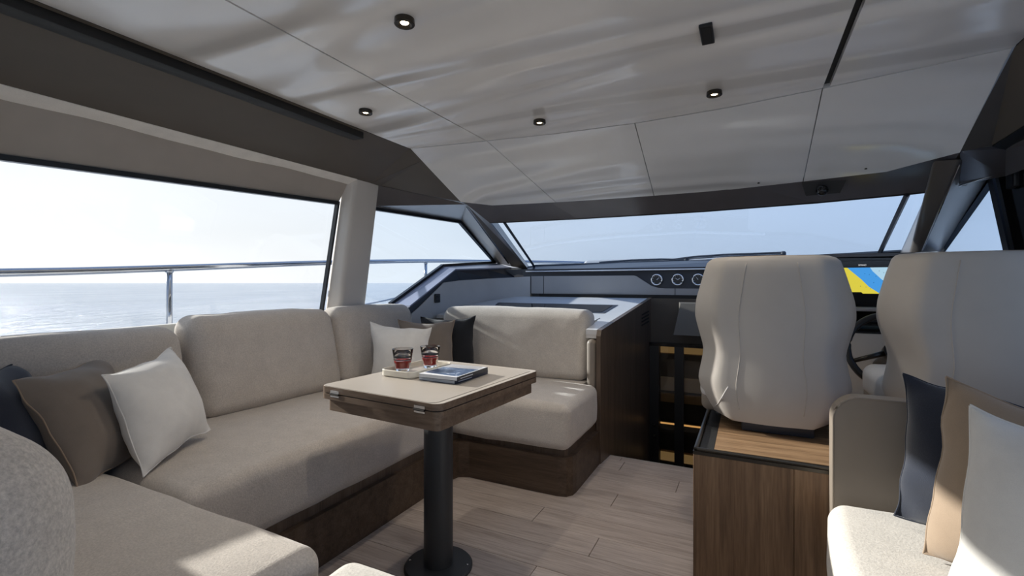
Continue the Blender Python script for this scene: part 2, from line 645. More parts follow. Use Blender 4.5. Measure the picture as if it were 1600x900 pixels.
def pillow(name, TL, TR, BL, BR, thick, mat, label, group, seed=1, piping=None, pinch=0.09, ear=0.03):
    """A square throw pillow spanned by its four corners, puffed both ways, with corner ears and creases."""
    TL, TR, BL, BR = map(Vector, (TL, TR, BL, BR))
    cen = (TL + TR + BL + BR) / 4
    nrm = ((TR - TL) + (BR - BL)).cross((TL - BL) + (TR - BR)).normalized()
    t = thing(name, (cen.x, cen.y, min(BL.z, BR.z)), label, 'pillow', group)
    bm = bmesh.new()
    N = 26
    grid = {}

    def P(u, v):
        k = 1 - pinch * (1 - v * v) if True else 1
        uu = u * (1 - pinch * (1 - v * v) * abs(u) ** 1.5)
        vv = v * (1 - pinch * (1 - u * u) * abs(v) ** 1.5)
        wq3 = Vector((u * 2.1 + seed * 3.7, v * 2.1, seed))
        uu += 0.06 * noise.noise(wq3) * abs(u)
        vv += 0.06 * noise.noise(wq3 + Vector((9, 4, 2))) * abs(v)
        a, b = (uu + 1) / 2, (vv + 1) / 2
        return (BL * (1 - a) + BR * a) * (1 - b) + (TL * (1 - a) + TR * a) * b

    def hgt(u, v):
        e = max(0.0, (1 - abs(u) ** 2.4)) * max(0.0, (1 - abs(v) ** 2.4))
        return thick * 0.64 * e ** 0.68

    for s in (1, -1):
        for i in range(N + 1):
            for j in range(N + 1):
                u, v = -math.cos(math.pi * i / N), -math.cos(math.pi * j / N)
                edge = i in (0, N) or j in (0, N)
                if edge and s == -1:
                    grid[(s, i, j)] = grid[(1, i, j)]
                    continue
                h = hgt(u, v)
                p = P(u, v)
                q = p * 9 + Vector((seed * 5.1, seed, s * 3))
                rad = (abs(u) * abs(v))
                wv = noise.noise(q) * 0.006 + noise.noise(q * 2.5) * 0.004 * (0.3 + rad) + math.sin((u * 9 + v * 7) + seed) * 0.003 * rad
                edgew = noise.noise(P(u, v) * 14 + Vector((seed, 0, 0))) * 0.006
                p = p + nrm * (s * h + (wv * s if h > 0 else 0) + edgew)
                grid[(s, i, j)] = bm.verts.new(p)
        for i in range(N):
            for j in range(N):
                f = [grid[(s, i, j)], grid[(s, i + 1, j)], grid[(s, i + 1, j + 1)], grid[(s, i, j + 1)]]
                bm.faces.new(f if s == 1 else f[::-1])
    border = [grid[(1, i, 0)].co.copy() for i in range(N)] + [grid[(1, N, j)].co.copy() for j in range(N)] + \
             [grid[(1, i, N)].co.copy() for i in range(N, 0, -1)] + [grid[(1, 0, j)].co.copy() for j in range(N, 0, -1)]
    obj('cover', bm, mat, t, 180)
    obj('piping', tube(border, 0.0024, 6, closed=True), piping or mat, t, 180)
    return t


# ------------------------------------------------------------------ the setting: floor
fl = thing('floor', (0, 0, 0), 'bleached oak plank floor of the saloon', 'floor', kind='structure')
obj('subfloor', box(-2.6, 1.35, -2.6, 3.02, -0.06, -0.014), 'subfloor', fl)
PW = 0.156
rows = list(range(-17, 9))
for k in rows:
    y0 = 1.72 + k * PW
    y1 = min(y0 + PW, 3.03)
    if y0 > 3.02:
        continue
    cuts = {1: [-0.588], 2: [-0.913], 0: [0.15], -1: [-0.75], -2: [0.3], -3: [-1.1, 0.4], 3: [0.05], 4: [-0.62], 5: [0.2], 6: [-0.35]}.get(k)
    if cuts is None:
        cuts = [random.uniform(-1.2, -0.2), random.uniform(0.2, 0.9)]
    xs = [-1.60] + cuts + [1.30]
    for a, b in zip(xs, xs[1:]):
        obj('plank', box(a + 0.0012, b - 0.0012, y0 + 0.0012, y1 - 0.0012, -0.014, 0.0, 0.0012, 1), 'plank', fl)
obj('nosing', box(-0.815, 1.3, 3.03, 3.045, -0.07, 0.0), 'inlay_line', fl)

# ------------------------------------------------------------------ ceiling
ZC = 1.92
ce = thing('ceiling', (0, 0, ZC), 'off-white lacquered ceiling of flush panels', 'ceiling', kind='structure')
TH = (0, 0, 0.02)
obj('ceiling_panel', slab([(-1.81, -2.6, ZC), (-1.3265, -2.6, ZC), (-1.3265, 2.315, ZC), (-1.806, 2.249, ZC)], TH), 'ceil', ce)
obj('ceiling_panel', slab([(-1.3185, -2.6, ZC), (0.271, -2.6, ZC), (0.271, 2.309, ZC), (-0.1, 2.372, ZC), (-0.509, 2.394, ZC), (-0.95, 2.370, ZC), (-1.3185, 2.317, ZC)], TH), 'ceil', ce)
obj('ceiling_panel', slab([(0.2955, -2.6, ZC), (0.805, -2.6, ZC), (0.803, 2.199, ZC), (0.56, 2.252, ZC), (0.2955, 2.302, ZC)], TH), 'ceil', ce)
top = [(-1.806, 2.258, ZC), (-1.56, 2.296, ZC), (-1.3215, 2.330, ZC), (-0.93, 2.383, ZC), (-0.512, 2.405, ZC), (-0.1, 2.383, ZC), (0.272, 2.321, ZC), (0.56, 2.263, ZC), (0.803, 2.210, ZC)]
bot = [(-1.789, 2.783, 1.682), (-1.66, 3.00, 1.68), (-1.20, 3.082, 1.68), (-0.85, 3.115, 1.68), (-0.545, 3.13, 1.68), (-0.12, 3.135, 1.68), (0.268, 3.06, 1.68), (0.62, 2.98, 1.68), (0.818, 2.703, 1.685)]


def lerp(a, b, t):
    return tuple(a[i] + (b[i] - a[i]) * t for i in range(3))


def slant(A, B):
    """head-lining panel, gently crowned between its top and bottom lines"""
    n = 8
    bm = bmesh.new()
    g = []
    for k in range(n + 1):
        t = k / n
        row = []
        for a, b in zip(A, B):
            p = lerp(a, b, t)
            row.append((p[0], p[1], p[2]))
        g.append(row)
    lo = [[bm.verts.new(p) for p in row] for row in g]
    hi = [[bm.verts.new(Vector(p) + Vector((0, 0.004, 0.02))) for p in row] for row in g]
    m = len(A)
    for k in range(n):
        for i in range(m - 1):
            bm.faces.new((lo[k][i], lo[k][i + 1], lo[k + 1][i + 1], lo[k + 1][i]))
            bm.faces.new((hi[k][i], hi[k + 1][i], hi[k + 1][i + 1], hi[k][i + 1]))
    for k in range(n):
        bm.faces.new((lo[k][0], lo[k + 1][0], hi[k + 1][0], hi[k][0]))
        bm.faces.new((lo[k][-1], hi[k][-1], hi[k + 1][-1], lo[k + 1][-1]))
    for i in range(m - 1):
        bm.faces.new((lo[0][i], hi[0][i], hi[0][i + 1], lo[0][i + 1]))
        bm.faces.new((lo[n][i], lo[n][i + 1], hi[n][i + 1], hi[n][i]))
    return bm


def split(A, i, dx):
    return (A[i][0] + dx, A[i][1], A[i][2])


g_ = 0.0022
for i0, i1 in ((0, 2), (2, 4), (4, 6), (6, 8)):
    A = [list(p) for p in top[i0:i1 + 1]]
    B = [list(p) for p in bot[i0:i1 + 1]]
    for L in (A, B):
        if i0:
            L[0][0] += g_
        if i1 < 8:
            L[-1][0] -= g_
    obj('headliner_panel', slant(A, B), 'ceil2', ce, 40)
# dark backing seen in the joints
obj('joint_backing', slab([(-1.80, -2.6, ZC + 0.022), (0.80, -2.6, ZC + 0.022), (0.80, 2.30, ZC + 0.022), (-0.5, 2.43, ZC + 0.022), (-1.80, 2.33, ZC + 0.022)], (0, 0, 0.03)), 'dark_gap', ce)
obj('roof_skin', box(-2.75, 1.35, -2.6, 2.20, 2.0, 2.05), 'gel', ce)
obj('roof_skin', strip([(-2.75, 2.20, 2.0), (1.35, 2.20, 2.0)], [(-2.45, 3.33, 1.735), (1.15, 3.33, 1.735)], (0, 0.01, 0.05)), 'gel', ce)
for x, y, z in ((0.05, 3.06, 1.692), (0.53, 2.945, 1.698)):
    obj('screw_head', lathe(x, y, [(0.006, z - 0.003), (0.006, z + 0.006)], 10), 'dark_gap', ce)

# ------------------------------------------------------------------ port side: soffit, blind, pillar, windows
tr = thing('trim_1', (-2.0, 1.0, 1.78), 'dark taupe upholstered soffit above the port windows', 'trim', kind='structure')
obj('soffit_panel', strip([(-1.81, -2.6, 1.918), (-1.808, 2.249, 1.918), (-1.803, 2.36, 1.872)], [(-2.25, -2.6, 1.792), (-2.25, 2.30, 1.784), (-2.25, 2.398, 1.784)], (-0.006, 0, 0.02)), 'soffit', tr)
obj('soffit_panel', strip([(-1.803, 2.362, 1.871), (-1.79, 2.79, 1.684)], [(-2.25, 2.40, 1.783), (-2.25, 2.49, 1.780)], (-0.006, 0, 0.02)), 'soffit', tr)
yy = [-2.6] + [i * 0.1 - 1 for i in range(33)] + [2.275]
obj('lining_strip', strip([(-2.246, y, 1.787 - 0.0014 * (y + 2.6) * 0.4) for y in yy], [(-2.310, y, 1.757 + 0.004 * math.sin(y * 7 + 1) + 0.002 * math.sin(y * 15)) for y in yy], (0, 0, 0.012)), 'lining', tr)
obj('blind_cassette', strip([(-2.305, -2.6, 1.79), (-2.305, 0.7, 1.79), (-2.305, 2.27, 1.785)], [(-2.40, -2.6, 1.50), (-2.402, 0.7, 1.572), (-2.388, 2.25, 1.642)], (-0.05, 0, 0)), 'valance', tr)
tk = tag(obj('blind_track', box(-1.893, -1.820, -2.6, 1.888, 1.881, 1.916, 0.004, 2), 'track', None, 40), 'black curtain track along the port edge of the ceiling', 'curtain track')

# pillar between the two port windows
def port_pillar(name, y0, y1, label):
    pi = thing(name, (-2.4, (y0 + y1) / 2, 0.9), label, 'pillar', kind='structure')
    pb = [(-2.475, y0 + 0.048, 0.72), (-2.475, y1 + 0.065, 0.72), (-2.585, y1 + 0.065, 0.72), (-2.585, y0 + 0.01, 0.72)]
    pt = [(-2.247, y0, 1.800), (-2.247, y1, 1.800), (-2.365, y1, 1.800), (-2.365, y0 - 0.007, 1.800)]
    bm = prism3(pb, pt)
    bmesh.ops.recalc_face_normals(bm, faces=bm.faces[:])
    bmesh.ops.bevel(bm, geom=[e for e in bm.edges if abs(e.verts[0].co.z - e.verts[1].co.z) > 0.5], offset=0.028, segments=4, affect='EDGES', profile=0.5)
    obj('pillar_cover', bm, 'pillar', pi, 50)


port_pillar('trim_2', 2.262, 2.490, 'pale upholstered pillar between the two port windows')
port_pillar('trim_10', 0.26, 0.60, 'unseen pale pillar added aft on the port window to keep sun off the near seat')  # added out of view to cut the sun on the near seat

wl = thing('wall_left', (-2.6, 0, 0), 'port cabin side below the windows', 'wall', kind='structure')
obj('side_panel', slab([(-2.62, -2.6, 0.0), (-2.62, 2.9, 0.0), (-2.62, 2.9, 0.93), (-2.62, -2.6, 0.86)], (-0.05, 0, 0)), 'sidegrey', wl)
obj('window_ledge', box(-2.64, -2.52, -2.6, 2.9, 0.80, 0.825), 'pillar', wl)


def gp(y, z, off=0.0):                     # a point on the inclined port glazing plane
    return (-2.37 - off - (1.783 - z) * 0.214, y, z)


def bar(p, q, w, d, bm=None):
    """rectangular bar from p to q, w wide in the y/z plane, d deep in x"""
    bm = bm or bmesh.new()
    p, q = Vector(p), Vector(q)
    t = (q - p).normalized()
    s = t.cross(Vector((1, 0, 0.0))).normalized() * w / 2
    n = Vector((1, 0, 0)) * d / 2
    a = [bm.verts.new(p + x) for x in (s + n, -s + n, -s - n, s - n)]
    b = [bm.verts.new(q + x) for x in (s + n, -s + n, -s - n, s - n)]
    bm.faces.new(a[::-1]); bm.faces.new(b)
    for i in range(4):
        bm.faces.new((a[i], a[(i + 1) % 4], b[(i + 1) % 4], b[i]))
    return bm


w1 = thing('window_1', (-2.5, 0.5, 0.85), 'long port saloon window looking out on the pale sea', 'window', kind='structure')
o1 = [gp(-2.6, 1.45), gp(0.70, 1.562), gp(2.243, 1.632), gp(2.25, 0.84), gp(-2.6, 0.80)]
obj('pane', slab(o1, (-0.008, 0, 0)), 'clear', w1)
fb = bar(gp(-2.6, 1.458, -0.012), gp(0.70, 1.570, -0.012), 0.022, 0.03)
bar(gp(0.70, 1.570, -0.012), gp(2.25, 1.638, -0.012), 0.022, 0.03, fb)
obj('frame_rail', fb, 'frame', w1)
obj('frame_post', bar(gp(2.243, 1.645, -0.012), gp(2.25, 0.82, -0.012), 0.014, 0.03), 'frame', w1)
obj('frame_sill', bar(gp(-2.6, 0.80, -0.01), gp(2.25, 0.84, -0.01), 0.03, 0.03), 'frame', w1)

w2 = thing('window_2', (-2.5, 3.4, 0.9), 'forward port side window cut off by the raked windscreen pillar', 'window', kind='structure')
F = dict(tl=(2.52, 1.648), tr=(3.688, 1.681), br=(4.495, 1.342), bm=(3.537, 1.276), bl=(2.919, 0.953), bl0=(2.53, 0.75))
obj('pane', slab([gp(*F[k]) for k in ('tl', 'tr', 'br', 'bm', 'bl', 'bl0')], (-0.008, 0, 0)), 'tint_side', w2)
for a, b in (('tl', 'tr'), ('tr', 'br'), ('br', 'bm'), ('bm', 'bl')):
    obj('frame_rail', bar(gp(*F[a], -0.01), gp(*F[b], -0.01), 0.026, 0.03), 'frame', w2)

# deep sill running down along the forward port window
sill = thing('trim_3', (-2.4, 3.3, 0.9), 'angled window sill with skylight blue put into its top, stepping down towards the sofa', 'trim', kind='structure')
outer = [(-2.540, 2.925, 0.945), (-2.470, 3.54, 1.268), (-2.455, 4.55, 1.335)]
inner = [(-2.30, 2.868, 0.948), (-2.30, 3.495, 1.243), (-2.13, 4.25, 1.275)]
obj('sill_top', strip(outer, inner, (0, 0, -0.012)), 'sill_skylight', sill)
drop = [(-2.30, 2.862, 0.86), (-2.30, 2.97, 0.925), (-2.30, 3.30, 1.12), (-2.295, 3.55, 1.14), (-2.17, 3.9, 1.16), (-2.02, 4.10, 1.17)]
inn2 = [(-2.30, 2.862, 0.934), (-2.30, 2.95, 0.974), (-2.30, 3.3, 1.139), (-2.30, 3.495, 1.231), (-2.22, 3.9, 1.250), (-2.13, 4.25, 1.263)]
obj('sill_face', strip(inn2, drop, (-0.01, 0, 0)), 'dashdark', sill)

sp = thing('wall_front_side', (-2.3, 3.3, 0.7), 'pale grey side panel below the forward port window', 'wall', kind='structure')
path = [(-2.292, 2.875), (-2.292, 2.97), (-2.292, 3.30), (-2.285, 3.55), (-2.16, 3.86), (-1.995, 4.03), (-1.85, 4.085)]
zt = [0.885, 0.932, 1.122, 1.142, 1.16, 1.172, 1.18]
obj('panel', strip([(p[0], p[1], 0.45) for p in path], [(p[0], p[1], z) for p, z in zip(path, zt)], (-0.015, 0.006, 0)), 'sidegrey', sp, 40)

so_ = thing('power_socket', (-2.29, 3.2, 0.994), 'black square power socket on the pale side panel under the window', 'socket')
obj('plate', box(-2.291, -2.279, 3.165, 3.235, 0.958, 1.030, 0.003, 1), 'black', so_)
obj('insert', box(-2.2795, -2.276, 3.178, 3.222, 0.972, 1.016, 0.002, 1), 'blackgloss', so_)

# upper dark band above window 2, windscreen pillar
hd = thing('trim_4', (-2.2, 3.0, 1.7), 'dark glossy band above the forward port window', 'trim', kind='structure')
bm = bmesh.new()
q = [bm.verts.new(p) for p in ((-2.25, 2.478, 1.780), (-1.795, 2.80, 1.686), (-1.87, 2.98, 1.700), (-2.378, 3.70, 1.690), (-2.385, 2.50, 1.655))]
bm.faces.new((q[0], q[1], q[2])); bm.faces.new((q[0], q[2], q[4])); bm.faces.new((q[2], q[3], q[4]))
r_ = bmesh.ops.extrude_face_region(bm, geom=bm.faces[:])
for v in [x for x in r_['geom'] if isinstance(x, bmesh.types.BMVert)]:
    v.co += Vector((-0.02, 0.01, 0.04))
obj('band', bm, 'header', hd)


ap = thing('trim_5', (-2.1, 3.9, 1.3), 'dark taupe raked windscreen pillar on the port side', 'pillar', kind='structure')
bm = prism3([(-2.385, 3.70, 1.700), (-1.87, 2.975, 1.705), (-1.775, 3.165, 1.60), (-1.83, 3.35, 1.64)],
            [(-2.455, 4.52, 1.335), (-2.10, 4.20, 1.280), (-1.955, 4.27, 1.255), (-2.05, 4.50, 1.29)])
obj('pillar_body', bm, 'apillar', ap)
obj('pillar_foot', prism3([(-2.28, 4.10, 1.05), (-1.87, 4.105, 1.05), (-1.87, 4.30, 1.05), (-2.45, 4.45, 1.05)], [(-2.22, 4.15, 1.258), (-1.93, 4.125, 1.240), (-1.95, 4.30, 1.262), (-2.42, 4.42, 1.30)]), 'apillar', ap)
obj('pillar_seam', tube([(-1.905, 3.05, 1.694), (-2.09, 4.10, 1.312)], 0.007, 6), 'chrome', ap)

# windscreen: header, panes, mullions
wtop = [(-1.773, 3.162, 1.58), (-1.646, 3.20, 1.58), (-1.1, 3.26, 1.58), (-0.257, 3.285, 1.58), (0.35, 3.22, 1.58), (0.746, 3.12, 1.58), (0.84, 3.08, 1.58)]
htop = [(-1.785, 2.80, 1.690), (-1.66, 3.005, 1.688), (-1.25, 3.08, 1.688), (-0.545, 3.135, 1.688), (0.0, 3.12, 1.688), (0.62, 2.985, 1.688), (0.822, 2.71, 1.692)]
wbot = [(-1.985, 4.27, 1.262), (-1.90, 4.32, 1.29), (-1.4, 4.42, 1.30), (-0.5, 4.46, 1.31), (0.35, 4.28, 1.32), (0.80, 3.98, 1.325), (0.93, 3.88, 1.325)]
wh = thing('trim_6', (-0.5, 3.1, 1.6), 'dark glossy header strip along the top of the windscreen', 'trim', kind='structure')
for a, b in ((0, 2), (2, 4), (4, 6)):
    obj('header_panel', strip(htop[a:b + 1], wtop[a:b + 1], (0, 0.004, 0.02)), 'header', wh, 30)
ws = thing('window_3', (-0.5, 3.8, 1.3), 'wide raked windscreen across the bow', 'window', kind='structure')
obj('pane', strip(wtop[:4], wbot[:4], (0, 0.004, 0.005)), 'tint', ws, 30)
obj('pane', strip(wtop[3:], wbot[3:], (0, 0.004, 0.005)), 'tint', ws, 30)
obj('frame_post', tube([(-1.66, 3.19, 1.578), (-1.905, 4.30, 1.285)], 0.013, 4), 'frame', ws)
obj('frame_post', tube([(0.735, 3.115, 1.578), (0.79, 3.97, 1.32)], 0.014, 4), 'frame', ws)
obj('frame_rail', tube([(p[0], p[1] + 0.01, p[2]) for p in wbot], 0.012, 4), 'frame', ws)
obj('frame_rail', tube([(p[0], p[1], p[2] + 0.002) for p in wtop], 0.006, 4), 'frame', ws)

# ------------------------------------------------------------------ starboard side
t7 = thing('trim_7', (0.9, 1.0, 1.75), 'dark taupe soffit along the starboard edge of the ceiling', 'trim', kind='structure')
obj('soffit_panel', strip([(0.806, -2.6, 1.918), (0.806, 2.199, 1.918), (0.820, 2.71, 1.690)], [(0.985, -2.6, 1.765), (0.985, 2.20, 1.76), (0.925, 2.72, 1.705)], (0.01, 0, 0.02)), 'soffit', t7)
obj('soffit_lip', strip([(0.983, -2.6, 1.764), (0.983, 2.20, 1.759), (0.926, 2.715, 1.700)], [(1.03, -2.6, 1.74), (1.03, 2.20, 1.735), (0.99, 2.78, 1.690)], (0, 0, 0.015)), 'track', t7)
t8 = thing('trim_8', (1.0, 3.0, 1.6), 'dark glossy band with a bright line above the starboard window', 'trim', kind='structure')
bm = strip([(0.82, 2.705, 1.692), (0.985, 2.76, 1.694), (1.04, 2.20, 1.742), (1.04, -2.6, 1.75)], [(0.925, 3.06, 1.60), (1.075, 3.02, 1.62), (1.10, 2.20, 1.61), (1.10, -2.6, 1.60)], (0.01, 0.004, 0.012))
obj('band', bm, 'header', t8)
obj('bright_line', tube([(0.918, 3.05, 1.594), (1.075, 2.98, 1.640), (1.085, 2.4, 1.64)], 0.004, 6), 'chrome', t8)
t9 = thing('trim_9', (0.95, 3.5, 1.3), 'dark taupe raked windscreen pillar on the starboard side', 'pillar', kind='structure')
bm = prism3([(0.815, 3.12, 1.585), (0.742, 2.757, 1.668), (0.837, 2.767, 1.668), (1.110, 3.245, 1.675)],
            [(0.89, 3.95, 1.312), (0.812, 3.40, 1.288), (0.836, 3.30, 1.288), (1.115, 3.985, 1.322)])
bmesh.ops.recalc_face_normals(bm, faces=bm.faces[:])
bmesh.ops.bevel(bm, geom=[e for e in bm.edges if abs(e.verts[0].co.z - e.verts[1].co.z) > 0.2], offset=0.012, segments=3, affect='EDGES', profile=0.5)
obj('pillar_body', bm, 'apillar', t9, 35)
obj('pillar_seam', tube([(0.846, 2.80, 1.652), (0.842, 3.29, 1.296)], 0.0035, 6), 'chrome', t9)
obj('corner_filler', prism3([(0.80, 3.13, 1.60), (0.815, 2.715, 1.70), (1.02, 2.74, 1.715), (1.12, 3.32, 1.68), (0.96, 3.10, 1.60)],
                            [(0.80, 3.20, 1.66), (0.815, 2.75, 1.76), (1.10, 2.74, 1.78), (1.20, 3.40, 1.74), (1.0, 3.2, 1.68)]), 'apillar', t9)
w4 = thing('window_4', (1.12, 3.3, 1.2), 'small angled starboard window beside the helm', 'window', kind='structure')
obj('pane', slab([(1.12, 3.25, 1.66), (1.12, 3.99, 1.333), (1.12, 4.0, 1.10), (1.12, 2.95, 1.10)], (0.008, 0, 0)), 'tint', w4)
obj('frame_post', bar((1.115, 3.24, 1.67), (1.115, 4.0, 1.322), 0.03, 0.03), 'frame', w4)
obj('frame_post', bar((1.115, 3.255, 1.68), (1.115, 2.97, 1.05), 0.05, 0.04), 'dashdark', w4)
obj('frame_post', bar((1.117, 3.17, 1.68), (1.117, 2.90, 1.05), 0.03, 0.05), 'blackgloss', w4)
w5 = thing('window_5', (1.2, 0, 0.9), 'long starboard saloon window beside the second sofa', 'window', kind='structure')
obj('pane', slab([(1.13, -2.6, 0.85), (1.13, 2.55, 0.85), (1.13, 2.80, 1.62), (1.13, -2.6, 1.60)], (0.008, 0, 0)), 'tint_side', w5)
obj('frame_rail', box(1.12, 1.15, -2.6, 2.8, 1.60, 1.63), 'frame', w5)
obj('door_pillar', slab([(1.11, 2.50, 0.85), (1.11, 2.92, 0.85), (1.11, 3.16, 1.68), (1.11, 2.78, 1.68)], (0.04, 0, 0)), 'blackgloss', w5)
dl = thing('door_latch', (1.10, 3.02, 1.63), 'black latch with a bright pin high beside the starboard window', 'latch')
obj('body', box(1.085, 1.112, 2.97, 3.05, 1.56, 1.66, 0.008, 2), 'black', dl)
obj('pin', tube([(1.07, 3.01, 1.635), (1.09, 3.01, 1.635)], 0.006, 8), 'chrome', dl)
wr = thing('wall_right', (1.2, 0, 0), 'starboard cabin side below the windows', 'wall', kind='structure')
obj('side_panel', box(1.13, 1.18, -2.6, 4.1, 0.0, 0.86), 'sidegrey', wr)
obj('side_panel', slab([(1.13, 2.8, 0.86), (1.13, 4.1, 0.86), (1.13, 4.1, 1.33), (1.13, 2.95, 1.10)], (0.05, 0, 0)), 'dashgrey', wr)

# ------------------------------------------------------------------ bow dashboard wall
wf = thing('wall_front', (-0.5, 4.1, 0.9), 'dashboard bulkhead below the windscreen', 'wall', kind='structure')
obj('bulkhead', box(-2.2, 1.12, 4.12, 4.16, -0.9, 1.25), 'dashdark', wf)
obj('dash_fascia', strip([(-1.87, 4.098, 1.015), (0.12, 4.098, 1.015)], [(-1.95, 4.12, 1.232), (0.12, 4.12, 1.232)], (0, 0.02, 0)), 'dashdark', wf)
coam = [(-2.12, 4.22, 1.236), (-1.9, 4.11, 1.236), (-1.4, 4.105, 1.236), (0.2, 4.105, 1.236), (0.9, 4.0, 1.236)]
obj('dash_top', strip(coam, [(-2.05, 4.35, 1.285), (-1.9, 4.36, 1.295), (-1.4, 4.45, 1.305), (0.2, 4.36, 1.318), (0.98, 3.98, 1.322)], (0, 0, -0.012)), 'dashdark', wf)
obj('pin_line', tube([(-1.90, 4.098, 1.228), (0.1, 4.094, 1.232)], 0.006, 6), 'white_print', wf)
poly = [(-1.84, 1.02), (0.10, 1.02), (0.10, 1.074), (-0.62, 1.074), (-0.68, 1.078), (-0.735, 1.096), (-0.86, 1.178), (-0.88, 1.183), (-1.84, 1.183)]
obj('dash_panel', slab([(x, 4.088, z) for x, z in poly], (0, 0.012, 0)), 'dashgrey', wf)
obj('dash_seam', box(-0.545, -0.541, 4.086, 4.0885, 1.02, 1.074), 'dark_gap', wf)
obj('dash_seam', box(-1.715, -1.711, 4.086, 4.0885, 1.02, 1.183), 'dark_gap', wf)
obj('shadow_gap', box(-1.75, 0.1, 4.07, 4.10, 0.993, 1.018), 'dark_gap', wf)

for i, (x, lab) in enumerate(((-0.690, 'round dashboard gauge farthest from the helm seat'), (-0.523, 'middle round dashboard gauge in a chrome ring'), (-0.366, 'round dashboard gauge half hidden by the helm seat'))):
    g = thing('gauge', (x, 4.098, 1.146), lab, 'gauge', 'dashboard gauges')
    pts = [(x + 0.043 * math.cos(a * math.pi / 16), 4.092, 1.146 + 0.043 * math.sin(a * math.pi / 16)) for a in range(32)]
    obj('bezel', tube(pts, 0.0065, 8, closed=True), 'chrome', g, 180)
    f = obj('dial', slab([(x + 0.041 * math.cos(a * math.pi / 16), 4.094, 1.146 + 0.041 * math.sin(a * math.pi / 16)) for a in range(32)], (0, 0.012, 0)), 'dial', g)
    ang = (0.75, 2.5, 2.2)[i]
    nb = tube([(x, 4.091, 1.146), (x + 0.028 * math.cos(ang), 4.091, 1.146 + 0.028 * math.sin(ang))], [0.004, 0.0012], 5)
    if i == 1:
        tube([(x, 4.091, 1.146), (x + 0.026 * math.cos(0.6), 4.091, 1.146 + 0.026 * math.sin(0.6))], [0.004, 0.0012], 5, nb)
    obj('needle', nb, 'white_print', g)
    mk = bmesh.new()
    for a in range(9):
        th = R(225 - a * 33.75)
        tube([(x + r * math.cos(th), 4.0925, 1.146 + r * math.sin(th)) for r in (0.030, 0.036)], 0.0014, 4, mk)
    obj('scale_marks', mk, 'white_print', g)

# ------------------------------------------------------------------ forward cabinet with sloping white top, beside the stairs
cb = thing('companionway_cabinet', (-1.5, 3.4, -0.5), 'brown wood cabinet with a sloping white top beside the stairs', 'cabinet')
zt_ = lambda y: 0.82 + (y - 2.87) * 0.144
bm = slab([(-0.820, 2.865, -0.6), (-0.725, 4.06, -0.6), (-0.725, 4.06, zt_(4.06) + 0.004), (-0.819, 2.885, zt_(2.885) + 0.004), (-0.820, 2.865, 0.79)], (-0.028, 0, 0))
obj('side_panel', bm, 'cab_wood', cb)
obj('worktop', slab([(-0.855, 2.90, zt_(2.90)), (-0.757, 4.06, zt_(4.06)), (-2.0, 4.06, zt_(4.06)), (-2.27, 3.6, zt_(3.6)), (-2.27, 3.17, zt_(3.17)), (-0.925, 3.17, zt_(3.17)), (-0.925, 2.90, zt_(2.90))], (0, 0, -0.03)), 'worktop', cb)
obj('worktop_apron', slab([(-0.852, 2.902, 0.77), (-0.852, 2.902, zt_(2.902) - 0.012), (-0.925, 2.902, zt_(2.902) - 0.012), (-0.925, 2.902, 0.77)], (0, 0.015, 0)), 'sidegrey', cb)
obj('body', box(-2.2, -0.86, 3.19, 4.05, 0.0, 0.80), 'cab_wood', cb)
dz = 0.003
hp = [(-2.00, 3.722), (-0.925, 3.722), (-0.945, 3.40), (-1.90, 3.40)]
h = obj('hatch', slab([(x, y, zt_(y) + dz) for x, y in hp], (0, 0, -0.002)), 'dashdark', cb)
hp2 = [(-1.96, 3.69), (-0.958, 3.69), (-0.972, 3.43), (-1.87, 3.43)]
obj('hatch_inset', slab([(x, y, zt_(y) + dz + 0.002) for x, y in hp2], (0, 0, -0.001)), 'blackgloss', h)
obj('worktop_joint', slab([(-0.955, 3.00, zt_(3.0) + 0.0015), (-0.949, 3.00, zt_(3.0) + 0.0015), (-0.930, 3.24, zt_(3.24) + 0.0015), (-0.936, 3.24, zt_(3.24) + 0.0015)], (0, 0, -0.001)), 'dark_gap', cb)
for k in range(4):
    z = 0.865 - k * 0.027
    sx = lambda y: -0.820 + (y - 2.865) * 0.0795 + 0.0005
    obj('vent_louvre', slab([(sx(3.76), 3.76, z), (sx(3.96), 3.96, z + 0.018), (sx(3.96), 3.96, z + 0.028), (sx(3.76), 3.76, z + 0.010)], (0.004, 0, 0)), 'track', cb)

# ------------------------------------------------------------------ stairwell: glazed shelf unit put in for steps mirrored below the dashboard
sw = thing('wall_stairwell', (-0.4, 4.0, -0.9), 'dark bulkhead lining the stairwell down to the cabins', 'wall', kind='structure')
obj('upper_panel', box(-0.735, 0.02, 4.03, 4.06, 0.625, 0.99), 'soffit', sw)
obj('side_wall', box(-0.02, 0.02, 3.03, 4.05, -0.9, 0.9), 'track', sw)
obj('well_floor', box(-0.95, 0.1, 3.0, 4.3, -0.95, -0.9), 'plinth', sw)
obj('riser', box(-0.82, 0.0, 3.04, 3.07, -0.9, -0.07), 'plinth', sw)
for i in range(3):
    obj('stair_tread', box(-0.80, -0.02, 3.07 + i * 0.24, 3.33 + i * 0.24, -0.30 - i * 0.22, -0.27 - i * 0.22), 'plank', sw)
fp = thing('storage_flap', (-0.45, 3.95, 0.70), 'taupe flared flap hanging on the dark panel over the stairs', 'flap')
obj('flap', prism3([(-0.505, 4.028, 0.965), (-0.36, 4.028, 0.965), (-0.33, 4.028, 0.72), (-0.515, 4.028, 0.72)],
                   [(-0.490, 4.00, 0.955), (-0.37, 4.00, 0.955), (-0.30, 3.86, 0.715), (-0.525, 3.86, 0.715)]), 'soft_taupe', fp)

